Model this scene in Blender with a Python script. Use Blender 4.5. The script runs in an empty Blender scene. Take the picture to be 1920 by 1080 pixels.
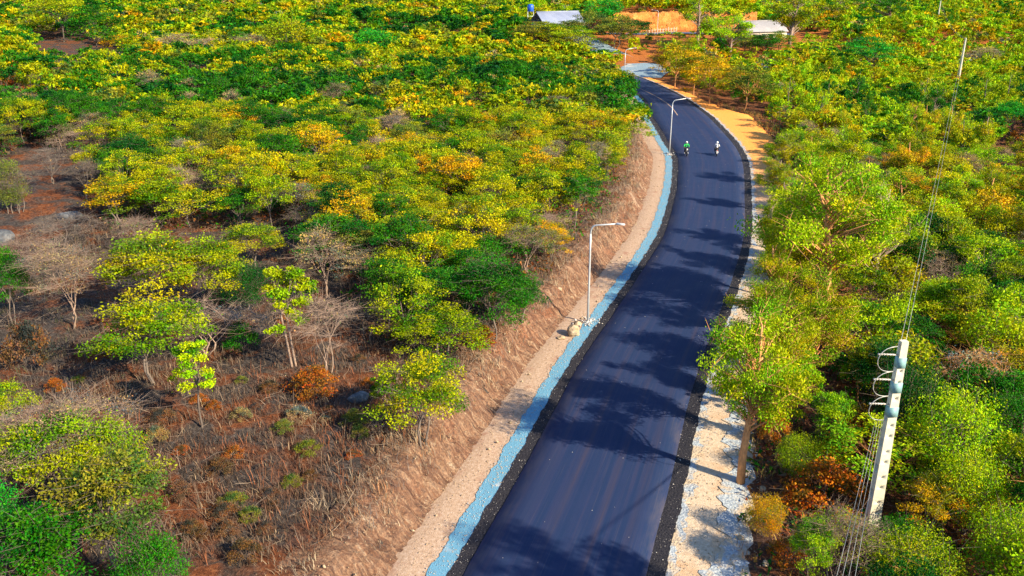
import bpy, math, random
import numpy as np
from mathutils import Vector

C = bpy.context.scene.collection
SC = bpy.context.scene
R_ = math.radians

# ------------------------------------------------------------------ camera, sky, sun
CAM_H = 23.0
PITCH = R_(20.7)
FOC = 1600.0                                    # focal length in pixels of a 1920 wide picture
cam = bpy.data.cameras.new('camera')
cam.lens = 30.0
cam.sensor_width = 36.0
cam.clip_end = 6000
cam_o = bpy.data.objects.new('camera', cam)
C.objects.link(cam_o)
cam_o.location = (0, 0, CAM_H)
cam_o.rotation_euler = (math.pi / 2 - PITCH, 0, 0)
SC.camera = cam_o

SUN_EL = R_(32)
SHADOW = np.array([-0.82, 0.57])                # ground direction in which shadows fall
SHADOW = SHADOW / np.linalg.norm(SHADOW)
world = bpy.data.worlds.new('World')
SC.world = world
world.use_nodes = True
wn = world.node_tree
wn.nodes.clear()
w_out = wn.nodes.new('ShaderNodeOutputWorld')
w_bg = wn.nodes.new('ShaderNodeBackground')
w_sky = wn.nodes.new('ShaderNodeTexSky')
w_sky.sky_type = 'NISHITA'
w_sky.sun_disc = False
w_sky.sun_elevation = SUN_EL
w_sky.sun_rotation = math.atan2(-SHADOW[0], -SHADOW[1])
w_sky.air_density = 1.0
w_sky.dust_density = 0.3
w_sky.ozone_density = 4.5
w_bg.inputs['Strength'].default_value = 0.115
wn.links.new(w_sky.outputs[0], w_bg.inputs[0])
wn.links.new(w_bg.outputs[0], w_out.inputs[0])

sun = bpy.data.lights.new('sun', 'SUN')
sun.energy = 5.0
sun.angle = R_(0.6)
sun.color = (1.0, 0.84, 0.58)
sun_o = bpy.data.objects.new('sun', sun)
C.objects.link(sun_o)
sun_dir = Vector((SHADOW[0] * math.cos(SUN_EL), SHADOW[1] * math.cos(SUN_EL), -math.sin(SUN_EL)))
sun_o.rotation_euler = sun_dir.to_track_quat('-Z', 'Y').to_euler()

vs = SC.view_settings
vs.view_transform = 'Standard'
vs.look = 'None'
vs.gamma = 1
vs.use_curve_mapping = False
vs.exposure = 1.15
SC.cycles.max_bounces = 6
SC.cycles.transparent_max_bounces = 4

# ------------------------------------------------------------------ small helpers
def mesh_from(name, V, Q=None, T=None, mats=(), mat_idx=None, tint=None, uv=None, smooth=False):
    V = np.ascontiguousarray(V, dtype=np.float32)
    me = bpy.data.meshes.new(name)
    nq = 0 if Q is None else len(Q)
    nt = 0 if T is None else len(T)
    loops, sizes = [], []
    if nq:
        loops.append(np.asarray(Q, dtype=np.int32).ravel()); sizes.append(np.full(nq, 4, np.int32))
    if nt:
        loops.append(np.asarray(T, dtype=np.int32).ravel()); sizes.append(np.full(nt, 3, np.int32))
    loops = np.concatenate(loops); sizes = np.concatenate(sizes)
    me.vertices.add(len(V)); me.vertices.foreach_set('co', V.ravel())
    me.loops.add(len(loops)); me.loops.foreach_set('vertex_index', loops)
    me.polygons.add(len(sizes))
    st = np.concatenate([[0], np.cumsum(sizes)[:-1]]).astype(np.int32)
    me.polygons.foreach_set('loop_start', st)
    if mat_idx is not None:
        me.polygons.foreach_set('material_index', np.asarray(mat_idx, dtype=np.int32))
    if smooth:
        me.polygons.foreach_set('use_smooth', np.ones(len(sizes), dtype=bool))
    for m in mats:
        me.materials.append(m)
    if tint is not None:
        at = me.attributes.new('tint', 'FLOAT_COLOR', 'POINT')
        t4 = np.ones((len(V), 4), np.float32); t4[:, :3] = tint
        at.data.foreach_set('color', t4.ravel())
    if uv is not None:
        ul = me.uv_layers.new(name='UVMap')
        ul.data.foreach_set('uv', np.asarray(uv, np.float32)[loops].ravel())
    me.update(calc_edges=True)
    return me

def link(name, me, parent=None):
    o = bpy.data.objects.new(name, me)
    C.objects.link(o)
    if parent is not None:
        o.parent = parent
    return o

def tag(o, label=None, cat=None, group=None, kind=None):
    if label: o['label'] = label
    if cat: o['category'] = cat
    if group: o['group'] = group
    if kind: o['kind'] = kind
    return o

def empty(name, loc, rz=0.0, sc=1.0):
    o = bpy.data.objects.new(name, None)
    o.empty_display_size = 0.3
    C.objects.link(o)
    o.location = loc
    o.rotation_euler = (0, 0, rz)
    o.scale = (sc, sc, sc)
    return o

class MB:
    """collects tubes, boxes and loose faces into one mesh"""
    def __init__(s):
        s.V = []; s.Q = []; s.T = []; s.n = 0
    def add(s, V, Q=(), T=()):
        V = np.asarray(V, float).reshape(-1, 3)
        s.V.append(V)
        if len(Q): s.Q.append(np.asarray(Q, int).reshape(-1, 4) + s.n)
        if len(T): s.T.append(np.asarray(T, int).reshape(-1, 3) + s.n)
        s.n += len(V)
    def box(s, c, size, rz=0.0, taper=1.0):
        hx, hy, hz = np.array(size) / 2
        P = np.array([[-hx, -hy, -hz], [hx, -hy, -hz], [hx, hy, -hz], [-hx, hy, -hz],
                      [-hx * taper, -hy * taper, hz], [hx * taper, -hy * taper, hz], [hx * taper, hy * taper, hz], [-hx * taper, hy * taper, hz]])
        ca, sa = math.cos(rz), math.sin(rz)
        P = P @ np.array([[ca, sa, 0], [-sa, ca, 0], [0, 0, 1]]) + np.array(c)
        s.add(P, [[3, 2, 1, 0], [4, 5, 6, 7], [0, 1, 5, 4], [1, 2, 6, 5], [2, 3, 7, 6], [3, 0, 4, 7]])
    def tube(s, P, r, n=6, cap=True):
        P = np.asarray(P, float); m = len(P)
        r = np.broadcast_to(np.asarray(r, float), (m,))
        T = np.gradient(P, axis=0)
        T /= np.linalg.norm(T, axis=1, keepdims=True) + 1e-9
        ref = np.where(np.abs(T[:, 2:3]) > 0.9, np.array([[1., 0, 0]]), np.array([[0, 0, 1.]]))
        if abs(T[0, 2]) > 0.5 or abs(T[-1, 2]) > 0.5:
            ref = np.tile(np.array([[0.31, 0.95, 0.02]]), (m, 1))
        A = np.cross(T, ref); A /= np.linalg.norm(A, axis=1, keepdims=True) + 1e-9
        B = np.cross(T, A)
        th = np.arange(n) * 2 * math.pi / n
        V = P[:, None, :] + r[:, None, None] * (np.cos(th)[None, :, None] * A[:, None, :] + np.sin(th)[None, :, None] * B[:, None, :])
        i = np.arange(m - 1)[:, None] * n; j = np.arange(n)[None, :]; k = (j + 1) % n
        Q = np.stack([i + j, i + n + j, i + n + k, i + k], -1).reshape(-1, 4)
        Tt = []
        Vf = V.reshape(-1, 3)
        if cap:
            Vf = np.vstack([Vf, P[0], P[-1]])
            c0, c1 = m * n, m * n + 1
            for a in range(n):
                b = (a + 1) % n
                Tt.append([c0, a, b]); Tt.append([c1, (m - 1) * n + b, (m - 1) * n + a])
        s.add(Vf, Q, Tt)
    def sphere(s, c, r, nu=10, nv=7, squash=(1, 1, 1), zmin=-1.0):
        V, Q = [], []
        for a in range(nv + 1):
            z = zmin + (1 - zmin) * a / nv
            ph = math.asin(max(-1, min(1, z)))
            for b in range(nu):
                t = 2 * math.pi * b / nu
                V.append([c[0] + r * squash[0] * math.cos(ph) * math.cos(t), c[1] + r * squash[1] * math.cos(ph) * math.sin(t), c[2] + r * squash[2] * math.sin(ph)])
        for a in range(nv):
            for b in range(nu):
                d = (b + 1) % nu
                Q.append([a * nu + b, a * nu + d, (a + 1) * nu + d, (a + 1) * nu + b])
        s.add(V, Q)
    def arrays(s):
        V = np.vstack(s.V)
        Q = np.vstack(s.Q) if s.Q else None
        T = np.vstack(s.T) if s.T else None
        return V, Q, T
    def build(s, name, mat, parent=None, smooth=False):
        V, Q, T = s.arrays()
        return link(name, mesh_from(name, V, Q, T, [mat], smooth=smooth), parent)

# ------------------------------------------------------------------ materials
def newmat(name):
    m = bpy.data.materials.new(name)
    m.use_nodes = True
    nt = m.node_tree
    return m, nt, nt.nodes, nt.links, nt.nodes['Principled BSDF']

def noise(nt, scale, detail=4, rough=0.6, vec=None, dist=0.0):
    n = nt.nodes.new('ShaderNodeTexNoise')
    n.inputs['Scale'].default_value = scale
    n.inputs['Detail'].default_value = detail
    n.inputs['Roughness'].default_value = rough
    n.inputs['Distortion'].default_value = dist
    if vec is not None: nt.links.new(vec, n.inputs['Vector'])
    return n.outputs['Fac']

def ramp(nt, fac, stops):
    r = nt.nodes.new('ShaderNodeValToRGB')
    e = r.color_ramp.elements
    while len(e) > 1: e.remove(e[-1])
    e[0].position = stops[0][0]; e[0].color = (*stops[0][1], 1)
    for p, c in stops[1:]:
        k = e.new(p); k.color = (*c, 1)
    nt.links.new(fac, r.inputs[0])
    return r.outputs[0]

def mix(nt, fac, a, b, mode='MIX'):
    m = nt.nodes.new('ShaderNodeMix')
    m.data_type = 'RGBA'; m.blend_type = mode
    for sock, v in ((m.inputs[0], fac), (m.inputs[6], a), (m.inputs[7], b)):
        if isinstance(v, (int, float)): sock.default_value = v
        elif isinstance(v, tuple): sock.default_value = (*v, 1)
        else: nt.links.new(v, sock)
    return m.outputs[2]

def math_n(nt, op, a, b=None, clamp=False):
    m = nt.nodes.new('ShaderNodeMath'); m.operation = op; m.use_clamp = clamp
    for i, v in enumerate((a, b)):
        if v is None: continue
        if isinstance(v, (int, float)): m.inputs[i].default_value = v
        else: nt.links.new(v, m.inputs[i])
    return m.outputs[0]

def maprange(nt, v, a, b, c=0.0, d=1.0):
    m = nt.nodes.new('ShaderNodeMapRange')
    m.inputs[1].default_value = a; m.inputs[2].default_value = b
    m.inputs[3].default_value = c; m.inputs[4].default_value = d
    nt.links.new(v, m.inputs[0])
    return m.outputs[0]

def bump(nt, h, strength, dist, bsdf):
    b = nt.nodes.new('ShaderNodeBump')
    b.inputs['Strength'].default_value = strength
    b.inputs['Distance'].default_value = dist
    nt.links.new(h, b.inputs['Height'])
    nt.links.new(b.outputs[0], bsdf.inputs['Normal'])

def pos(nt):
    return nt.nodes.new('ShaderNodeNewGeometry').outputs['Position']

def scaled(nt, vec, s):
    m = nt.nodes.new('ShaderNodeVectorMath'); m.operation = 'MULTIPLY'
    nt.links.new(vec, m.inputs[0]); m.inputs[1].default_value = s
    return m.outputs[0]

def uvn(nt):
    return nt.nodes.new('ShaderNodeUVMap').outputs[0]

def simple(name, col, rough=0.6, metal=0.0, var=0.15, scale=3.0):
    m, nt, N, L, b = newmat(name)
    tc = nt.nodes.new('ShaderNodeTexCoord').outputs['Object']
    f = noise(nt, scale, 4, 0.6, tc)
    dk = tuple(c * (1 - var) for c in col); lt = tuple(min(1, c * (1 + var)) for c in col)
    L.new(ramp(nt, f, [(0.3, dk), (0.7, lt)]), b.inputs['Base Color'])
    b.inputs['Roughness'].default_value = rough
    b.inputs['Metallic'].default_value = metal
    return m

def leaf_material():
    m, nt, N, L, b = newmat('foliage')
    oi = N.new('ShaderNodeObjectInfo')
    at = N.new('ShaderNodeAttribute'); at.attribute_name = 'tint'
    geo = N.new('ShaderNodeNewGeometry')
    c = mix(nt, 1.0, oi.outputs['Color'], at.outputs['Color'], 'MULTIPLY')
    hs = N.new('ShaderNodeHueSaturation')
    L.new(c, hs.inputs['Color'])
    rnd = geo.outputs['Random Per Island']
    L.new(maprange(nt, rnd, 0, 1, 0.475, 0.522), hs.inputs['Hue'])
    r2 = math_n(nt, 'FRACT', math_n(nt, 'MULTIPLY', rnd, 37.7))
    L.new(maprange(nt, r2, 0, 1, 0.62, 1.38), hs.inputs['Value'])
    L.new(hs.outputs[0], b.inputs['Base Color'])
    b.inputs['Roughness'].default_value = 0.55
    b.inputs['Specular IOR Level'].default_value = 0.08
    tr = N.new('ShaderNodeBsdfTranslucent')
    L.new(mix(nt, 1.0, hs.outputs[0], (1.15, 1.2, 0.5), 'MULTIPLY'), tr.inputs['Color'])
    ms = N.new('ShaderNodeMixShader'); ms.inputs[0].default_value = 0.22
    L.new(b.outputs[0], ms.inputs[1]); L.new(tr.outputs[0], ms.inputs[2])
    L.new(ms.outputs[0], N['Material Output'].inputs['Surface'])
    return m

def bark_material():
    m, nt, N, L, b = newmat('bark')
    oi = N.new('ShaderNodeObjectInfo')
    p = scaled(nt, pos(nt), (3.0, 3.0, 0.9))
    f = noise(nt, 3.0, 5, 0.65, p)
    g = ramp(nt, f, [(0.3, (0.55, 0.5, 0.48)), (0.5, (0.95, 0.95, 0.95)), (0.72, (1.35, 1.3, 1.2))])
    L.new(mix(nt, 1.0, oi.outputs['Color'], g, 'MULTIPLY'), b.inputs['Base Color'])
    b.inputs['Roughness'].default_value = 0.85
    bump(nt, f, 0.6, 0.03, b)
    return m

def grass_material():
    m, nt, N, L, b = newmat('dry_growth')
    at = N.new('ShaderNodeAttribute'); at.attribute_name = 'tint'
    geo = N.new('ShaderNodeNewGeometry')
    v = maprange(nt, geo.outputs['Random Per Island'], 0, 1, 0.55, 1.45)
    hs = N.new('ShaderNodeHueSaturation')
    L.new(at.outputs['Color'], hs.inputs['Color']); L.new(v, hs.inputs['Value'])
    L.new(hs.outputs[0], b.inputs['Base Color'])
    b.inputs['Roughness'].default_value = 0.8
    return m

def ground_material():
    m, nt, N, L, b = newmat('woodland_soil')
    p = pos(nt)
    big = noise(nt, 0.085, 4, 0.6, p, 0.6)
    mid = noise(nt, 0.45, 5, 0.65, p, 0.4)
    fine = noise(nt, 5.0, 6, 0.75, p)
    grey = ramp(nt, fine, [(0.28, (0.022, 0.019, 0.018)), (0.5, (0.062, 0.050, 0.046)), (0.72, (0.15, 0.13, 0.12))])
    red = ramp(nt, fine, [(0.28, (0.045, 0.015, 0.008)), (0.5, (0.16, 0.055, 0.025)), (0.74, (0.34, 0.14, 0.06))])
    c = mix(nt, maprange(nt, mid, 0.46, 0.60), grey, red)
    sep = N.new('ShaderNodeSeparateXYZ'); L.new(p, sep.inputs[0])
    org = ramp(nt, fine, [(0.28, (0.20, 0.055, 0.015)), (0.55, (0.42, 0.14, 0.035)), (0.75, (0.58, 0.27, 0.09))])
    tofar = math_n(nt, 'MULTIPLY', maprange(nt, sep.outputs[1], 150, 230), maprange(nt, sep.outputs[0], -30, 20))
    rgt = math_n(nt, 'MULTIPLY', maprange(nt, sep.outputs[0], 6, 14), 0.55)
    c = mix(nt, rgt, c, red)
    c = mix(nt, tofar, c, org)
    L.new(c, b.inputs['Base Color'])
    b.inputs['Roughness'].default_value = 0.95
    b.inputs['Specular IOR Level'].default_value = 0.1
    bump(nt, math_n(nt, 'ADD', fine, mid), 0.9, 0.22, b)
    return m

def asphalt_material():
    m, nt, N, L, b = newmat('asphalt')
    uv = uvn(nt); p = pos(nt)
    streak = noise(nt, 1.0, 5, 0.7, scaled(nt, uv, (2.4, 0.035, 1)))
    fst = noise(nt, 1.0, 4, 0.7, scaled(nt, uv, (14.0, 0.12, 1)))
    patch = noise(nt, 0.35, 4, 0.6, p)
    grain = noise(nt, 28.0, 3, 0.8, p)
    c = ramp(nt, streak, [(0.28, (0.010, 0.027, 0.080)), (0.5, (0.017, 0.031, 0.088)), (0.72, (0.034, 0.037, 0.086))])
    c = mix(nt, maprange(nt, fst, 0.55, 0.8, 0, 0.6), c, (0.085, 0.072, 0.095))
    c = mix(nt, maprange(nt, patch, 0.5, 0.75, 0, 0.5), c, (0.022, 0.036, 0.098))
    c = mix(nt, maprange(nt, grain, 0.62, 0.85, 0, 0.55), c, (0.085, 0.078, 0.10))
    su = N.new('ShaderNodeSeparateXYZ'); L.new(uv, su.inputs[0])
    au = math_n(nt, 'ABSOLUTE', su.outputs[0])
    dn = noise(nt, 1.0, 5, 0.7, scaled(nt, uv, (1.2, 0.25, 1)))
    edge = math_n(nt, 'MULTIPLY', maprange(nt, au, 2.7, 3.6), maprange(nt, dn, 0.45, 0.75, 0, 0.8))
    c = mix(nt, edge, c, (0.12, 0.10, 0.10))
    wheel = maprange(nt, math_n(nt, 'ABSOLUTE', math_n(nt, 'SUBTRACT', math_n(nt, 'ABSOLUTE', math_n(nt, 'SUBTRACT', au, 1.65)), 0.72)), 0.0, 0.3, 1.0, 0.0)
    c = mix(nt, math_n(nt, 'MULTIPLY', wheel, maprange(nt, streak, 0.4, 0.7, 0.0, 0.45)), c, (0.055, 0.044, 0.062))
    L.new(c, b.inputs['Base Color'])
    L.new(maprange(nt, patch, 0.3, 0.7, 0.62, 0.8), b.inputs['Roughness'])
    b.inputs['Specular IOR Level'].default_value = 0.16
    bump(nt, grain, 0.35, 0.02, b)
    return m

def stony(name, stops, scale, rough=0.9, bumpd=0.05, vor=9.0, tintfar=None, second=None):
    m, nt, N, L, b = newmat(name)
    p = pos(nt)
    f = noise(nt, scale, 6, 0.75, p)
    c = ramp(nt, f, stops)
    if second:
        g = noise(nt, second[0], 4, 0.6, p, 0.5)
        c = mix(nt, maprange(nt, g, second[1], second[2]), c, second[3])
    if tintfar:
        sep = N.new('ShaderNodeSeparateXYZ'); L.new(p, sep.inputs[0])
        wob = math_n(nt, 'ADD', sep.outputs[1], math_n(nt, 'MULTIPLY', noise(nt, 0.15, 3, 0.6, p), 30))
        c = mix(nt, maprange(nt, wob, tintfar[0], tintfar[1]), c, ramp(nt, f, tintfar[2]))
    v = N.new('ShaderNodeTexVoronoi'); v.inputs['Scale'].default_value = vor
    L.new(p, v.inputs['Vector'])
    c = mix(nt, maprange(nt, v.outputs['Distance'], 0.05, 0.6, 0.0, 0.35), c, mix(nt, 1.0, c, (1.5, 1.45, 1.4), 'MULTIPLY'))
    L.new(c, b.inputs['Base Color'])
    b.inputs['Roughness'].default_value = rough
    b.inputs['Specular IOR Level'].default_value = 0.2
    bump(nt, math_n(nt, 'ADD', f, v.outputs['Distance']), 0.7, bumpd, b)
    return m

def bank_material():
    m, nt, N, L, b = newmat('cut_earth')
    uv = uvn(nt); p = pos(nt)
    fl = noise(nt, 1.0, 6, 0.7, scaled(nt, uv, (1.0, 3.0, 1)), 1.4)
    big = noise(nt, 0.25, 4, 0.6, p, 0.4)
    fine = noise(nt, 7.0, 5, 0.75, p)
    c = ramp(nt, fl, [(0.30, (0.07, 0.042, 0.036)), (0.45, (0.22, 0.112, 0.068)), (0.58, (0.38, 0.235, 0.15)), (0.74, (0.62, 0.51, 0.38))])
    c = mix(nt, maprange(nt, big, 0.54, 0.68, 0, 0.6), c, ramp(nt, fine, [(0.3, (0.20, 0.06, 0.03)), (0.7, (0.42, 0.17, 0.09))]))
    c = mix(nt, maprange(nt, fine, 0.36, 0.58, 0.75, 0.0), c, (0.09, 0.06, 0.055))
    L.new(c, b.inputs['Base Color'])
    b.inputs['Roughness'].default_value = 0.95
    b.inputs['Specular IOR Level'].default_value = 0.1
    bump(nt, math_n(nt, 'ADD', fl, fine), 1.0, 0.16, b)
    return m

M = dict(
    leaf=leaf_material(), bark=bark_material(), dry=grass_material(), ground=ground_material(),
    asphalt=asphalt_material(), bank=bank_material(),
    shoulder=stony('tar_edge', [(0.3, (0.008, 0.008, 0.012)), (0.55, (0.022, 0.022, 0.030)), (0.70, (0.06, 0.055, 0.06)), (0.8, (0.2, 0.18, 0.18))], 14.0, 0.9, 0.06),
    gravel=stony('shade_blue_gravel', [(0.30, (0.06, 0.17, 0.28)), (0.5, (0.11, 0.28, 0.42)), (0.7, (0.18, 0.37, 0.51))], 22.0, 0.9, 0.03, 30.0,  # grey gravel with the blue of shade put into its base colour
                 second=(0.45, 0.64, 0.76, (0.36, 0.40, 0.44))),
    gravel_pale=stony('pale_blue_gravel', [(0.30, (0.16, 0.20, 0.26)), (0.5, (0.30, 0.35, 0.40)), (0.7, (0.46, 0.48, 0.50))], 9.0, 0.9, 0.05,
                 second=(0.9, 0.46, 0.58, (0.42, 0.34, 0.25))),
    dirt=stony('pink_beige_dirt', [(0.28, (0.26, 0.165, 0.11)), (0.5, (0.38, 0.27, 0.195)), (0.72, (0.50, 0.39, 0.32))], 6.0, 0.95, 0.02, 20.0,
               second=(0.7, 0.56, 0.72, (0.30, 0.17, 0.12))),
    verge=stony('pale_dirt', [(0.26, (0.28, 0.21, 0.15)), (0.45, (0.44, 0.345, 0.25)), (0.7, (0.58, 0.48, 0.37))], 6.0, 0.95, 0.02, 20.0,
                second=(0.45, 0.52, 0.72, (0.40, 0.25, 0.14)),
                tintfar=(92, 125, [(0.26, (0.44, 0.12, 0.018)), (0.45, (0.72, 0.26, 0.045)), (0.7, (0.82, 0.45, 0.13))])),
    track=stony('pale_gravel_track', [(0.28, (0.10, 0.16, 0.21)), (0.5, (0.18, 0.26, 0.32)), (0.7, (0.30, 0.37, 0.42))], 2.0, 0.95, 0.05,
                second=(0.16, 0.55, 0.68, (0.45, 0.44, 0.41))),
    cliff=stony('orange_earth', [(0.28, (0.30, 0.09, 0.02)), (0.5, (0.50, 0.17, 0.035)), (0.7, (0.58, 0.30, 0.09))], 0.35, 0.95, 0.25, 2.0),
    farroad=simple('far_asphalt', (0.07, 0.10, 0.17), 0.75),
    rock_grey=stony('grey_rock', [(0.3, (0.04, 0.045, 0.055)), (0.5, (0.09, 0.10, 0.115)), (0.72, (0.20, 0.21, 0.22))], 2.0, 0.85, 0.12, 3.0),
    rock_tan=stony('tan_rock', [(0.3, (0.20, 0.14, 0.09)), (0.5, (0.38, 0.29, 0.19)), (0.72, (0.52, 0.43, 0.32))], 3.0, 0.9, 0.1, 4.0),
    chip=simple('stone_chip', (0.50, 0.47, 0.45), 0.9, 0, 0.3, 2.0),
    galv=simple('galvanised_steel', (0.56, 0.58, 0.60), 0.45, 0.35, 0.08),
    lampgrey=simple('lamp_housing', (0.5, 0.5, 0.5), 0.5, 0.2),
    lens=simple('lamp_lens', (0.75, 0.75, 0.7), 0.2),
    concrete=simple('cast_concrete', (0.62, 0.58, 0.46), 0.85, 0, 0.12, 2.5),
    band=simple('painted_band', (0.20, 0.36, 0.38), 0.6, 0, 0.2, 4.0),
    porcelain=simple('insulator_porcelain', (0.55, 0.50, 0.44), 0.3),
    cable=simple('aluminium_cable', (0.42, 0.42, 0.40), 0.4, 0.3),
    roof=None,
    tank=simple('blue_plastic', (0.01, 0.09, 0.5), 0.4),
    wall=simple('plaster_wall', (0.55, 0.48, 0.40), 0.9, 0, 0.15, 0.6),
    postwood=simple('pale_post', (0.55, 0.46, 0.33), 0.9, 0, 0.3, 1.0),
    black=simple('black_rubber', (0.015, 0.015, 0.017), 0.7),
    engine=simple('engine_metal', (0.16, 0.16, 0.17), 0.4, 0.7),
    red=simple('red_paint', (0.35, 0.03, 0.02), 0.35),
    white=simple('white_paint', (0.75, 0.75, 0.76), 0.35, 0, 0.05),
    dkblue=simple('dark_paint', (0.02, 0.03, 0.07), 0.35),
    skin=simple('skin', (0.12, 0.06, 0.035), 0.6),
    green_cloth=simple('green_cloth', (0.015, 0.50, 0.09), 0.9, 0, 0.1),
    white_cloth=simple('white_cloth', (0.65, 0.68, 0.72), 0.9, 0, 0.08),
    dark_cloth=simple('dark_cloth', (0.02, 0.025, 0.04), 0.9),
    shoe=simple('pale_shoe', (0.6, 0.6, 0.62), 0.7),
    tail=simple('red_lens', (0.5, 0.02, 0.01), 0.2),
)
def roof_material():
    m, nt, N, L, b = newmat('sheet_metal_roof')
    w = N.new('ShaderNodeTexNoise'); w.inputs['Scale'].default_value = 0.5
    tc = N.new('ShaderNodeTexCoord'); L.new(tc.outputs['Object'], w.inputs['Vector'])
    L.new(ramp(nt, w.outputs['Fac'], [(0.3, (0.27, 0.31, 0.44)), (0.7, (0.36, 0.40, 0.52))]), b.inputs['Base Color'])
    b.inputs['Roughness'].default_value = 0.5
    b.inputs['Metallic'].default_value = 0.1
    return m
M['roof'] = roof_material()

# ------------------------------------------------------------------ the lie of the land
CL = np.array([(-8, -8), (-4.2, 8), (-1.2, 18), (1.75, 28), (4.05, 35), (7.05, 45), (9.6, 52), (15.0, 66.7), (18.0, 76), (21.5, 90),
               (23.3, 98), (25.3, 108), (26.2, 118), (26.7, 126), (27.4, 139), (28.0, 150), (28.0, 163), (26.9, 174), (25.2, 186), (23.0, 197), (20.5, 207)], float)
def catmull(P, n):
    out = []
    Q = np.vstack([2 * P[0] - P[1], P, 2 * P[-1] - P[-2]])
    for i in range(1, len(Q) - 2):
        t = np.linspace(0, 1, n, endpoint=False)[:, None]
        a, b_, c, d = Q[i - 1], Q[i], Q[i + 1], Q[i + 2]
        out.append(0.5 * ((2 * b_) + (-a + c) * t + (2 * a - 5 * b_ + 4 * c - d) * t ** 2 + (-a + 3 * b_ - 3 * c + d) * t ** 3))
    out.append(P[-1:])
    return np.vstack(out)
def resample(P, step):
    s = np.concatenate([[0], np.cumsum(np.linalg.norm(np.diff(P, axis=0), axis=1))])
    t = np.arange(0, s[-1], step)
    return np.stack([np.interp(t, s, P[:, 0]), np.interp(t, s, P[:, 1])], 1), t
def smooth_line(P, k):
    ker = np.ones(k) / k
    Q = P.copy()
    for a in range(2):
        pad = np.concatenate([np.full(k, P[0, a]) + (np.arange(-k, 0)) * (P[1, a] - P[0, a]), P[:, a], np.full(k, P[-1, a]) + np.arange(1, k + 1) * (P[-1, a] - P[-2, a])])
        Q[:, a] = np.convolve(pad, ker, 'same')[k:-k]
    return Q
ROAD, ROAD_S = resample(smooth_line(resample(catmull(CL, 16), 0.5)[0], 17), 0.5)
def frames(P):
    T = np.gradient(P, axis=0); T /= np.linalg.norm(T, axis=1, keepdims=True)
    return T, np.stack([T[:, 1], -T[:, 0]], 1)          # tangent, normal to the right
ROAD_T, ROAD_N = frames(ROAD)
TRACK, TRACK_S = resample(smooth_line(resample(catmull(np.array([(-25, 292), (2, 276), (18, 257), (28, 232), (33, 217), (40, 209), (52, 208), (66, 222)], float), 12), 1.0)[0], 9), 1.0)

def wide(y):
    """the road widens through the far bend"""
    return np.interp(y, [0, 75, 90, 107, 118, 139, 150, 165], [1, 1, 1.03, 1.14, 1.25, 1.28, 1.1, 1.0])
def real_d(D, y):
    return D + np.sign(D) * (wide(y) - 1) * np.minimum(np.abs(D), 4.2)

def lateral(x, y, P=ROAD):
    """signed distance to a line, right of it positive, and the index of the closest sample"""
    T, Nn = frames(P)
    sub = slice(None, None, 3)
    Ps, Ns = P[sub], Nn[sub]
    x = np.atleast_1d(np.asarray(x, float)); y = np.atleast_1d(np.asarray(y, float))
    d = np.empty(x.shape); idx = np.empty(x.shape, int)
    for a in range(0, len(x), 20000):
        q = np.stack([x[a:a + 20000], y[a:a + 20000]], 1)
        D2 = (q[:, None, 0] - Ps[None, :, 0]) ** 2 + (q[:, None, 1] - Ps[None, :, 1]) ** 2
        k = D2.argmin(1)
        side = ((q - Ps[k]) * Ns[k]).sum(1)
        d[a:a + 20000] = np.sqrt(D2[np.arange(len(q)), k]) * np.sign(side)
        idx[a:a + 20000] = k * 3
    if P is ROAD:
        w = wide(y)
        d = np.where(np.abs(d) < 4.2 * w, d / w, d - np.sign(d) * (w - 1) * 4.2)
    return d, idx

def ss(a, b, v):
    t = np.clip((v - a) / (b - a), 0, 1)
    return t * t * (3 - 2 * t)

_r = np.random.default_rng(5)
_W = [(_r.uniform(0, 6.28), f, _r.uniform(0, 6.28)) for f in (0.05, 0.09, 0.13, 0.21, 0.34, 0.55, 0.9, 1.5)]
def wob(x, y):
    v = 0
    for i, (ang, f, ph) in enumerate(_W):
        v = v + np.sin((x * math.cos(ang) + y * math.sin(ang)) * f + ph + 1.3 * np.sin(0.6 * f * (y * math.cos(ang) - x * math.sin(ang)) + i)) * (0.30 / (1 + 0.9 * i))
    return v

_L = np.random.default_rng(99).random((257, 257))
def vnoise(x, y):
    xi = np.floor(x).astype(int); yi = np.floor(y).astype(int); fx = x - xi; fy = y - yi
    fx = fx * fx * (3 - 2 * fx); fy = fy * fy * (3 - 2 * fy)
    g = lambda a, b: _L[a % 257, b % 257]
    return (g(xi, yi) * (1 - fx) + g(xi + 1, yi) * fx) * (1 - fy) + (g(xi, yi + 1) * (1 - fx) + g(xi + 1, yi + 1) * fx) * fy - .5
def fbm(x, y, n=5):
    v = 0
    for k in range(n): v = v + vnoise(x * 2.03 ** k + 17 * k, y * 2.03 ** k + 31 * k) * .56 ** k
    return v

def bank_height(y):
    return 1.6 * (1 - 0.8 * ss(150, 180, y)) * (0.75 + 0.25 * ss(20, 45, y)) * (1 + 0.12 * np.sin(y * 0.21) + 0.08 * np.sin(y * 0.53 + 1))

def verge_w(y):
    """right hand verge width beyond the tar edge"""
    return np.interp(y, [0, 28, 45, 70, 92, 108, 122, 142, 150, 165, 220], [2.6, 2.4, 2.1, 2.0, 2.4, 3.6, 5.2, 6.0, 3.4, 2.0, 2.0])

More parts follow.
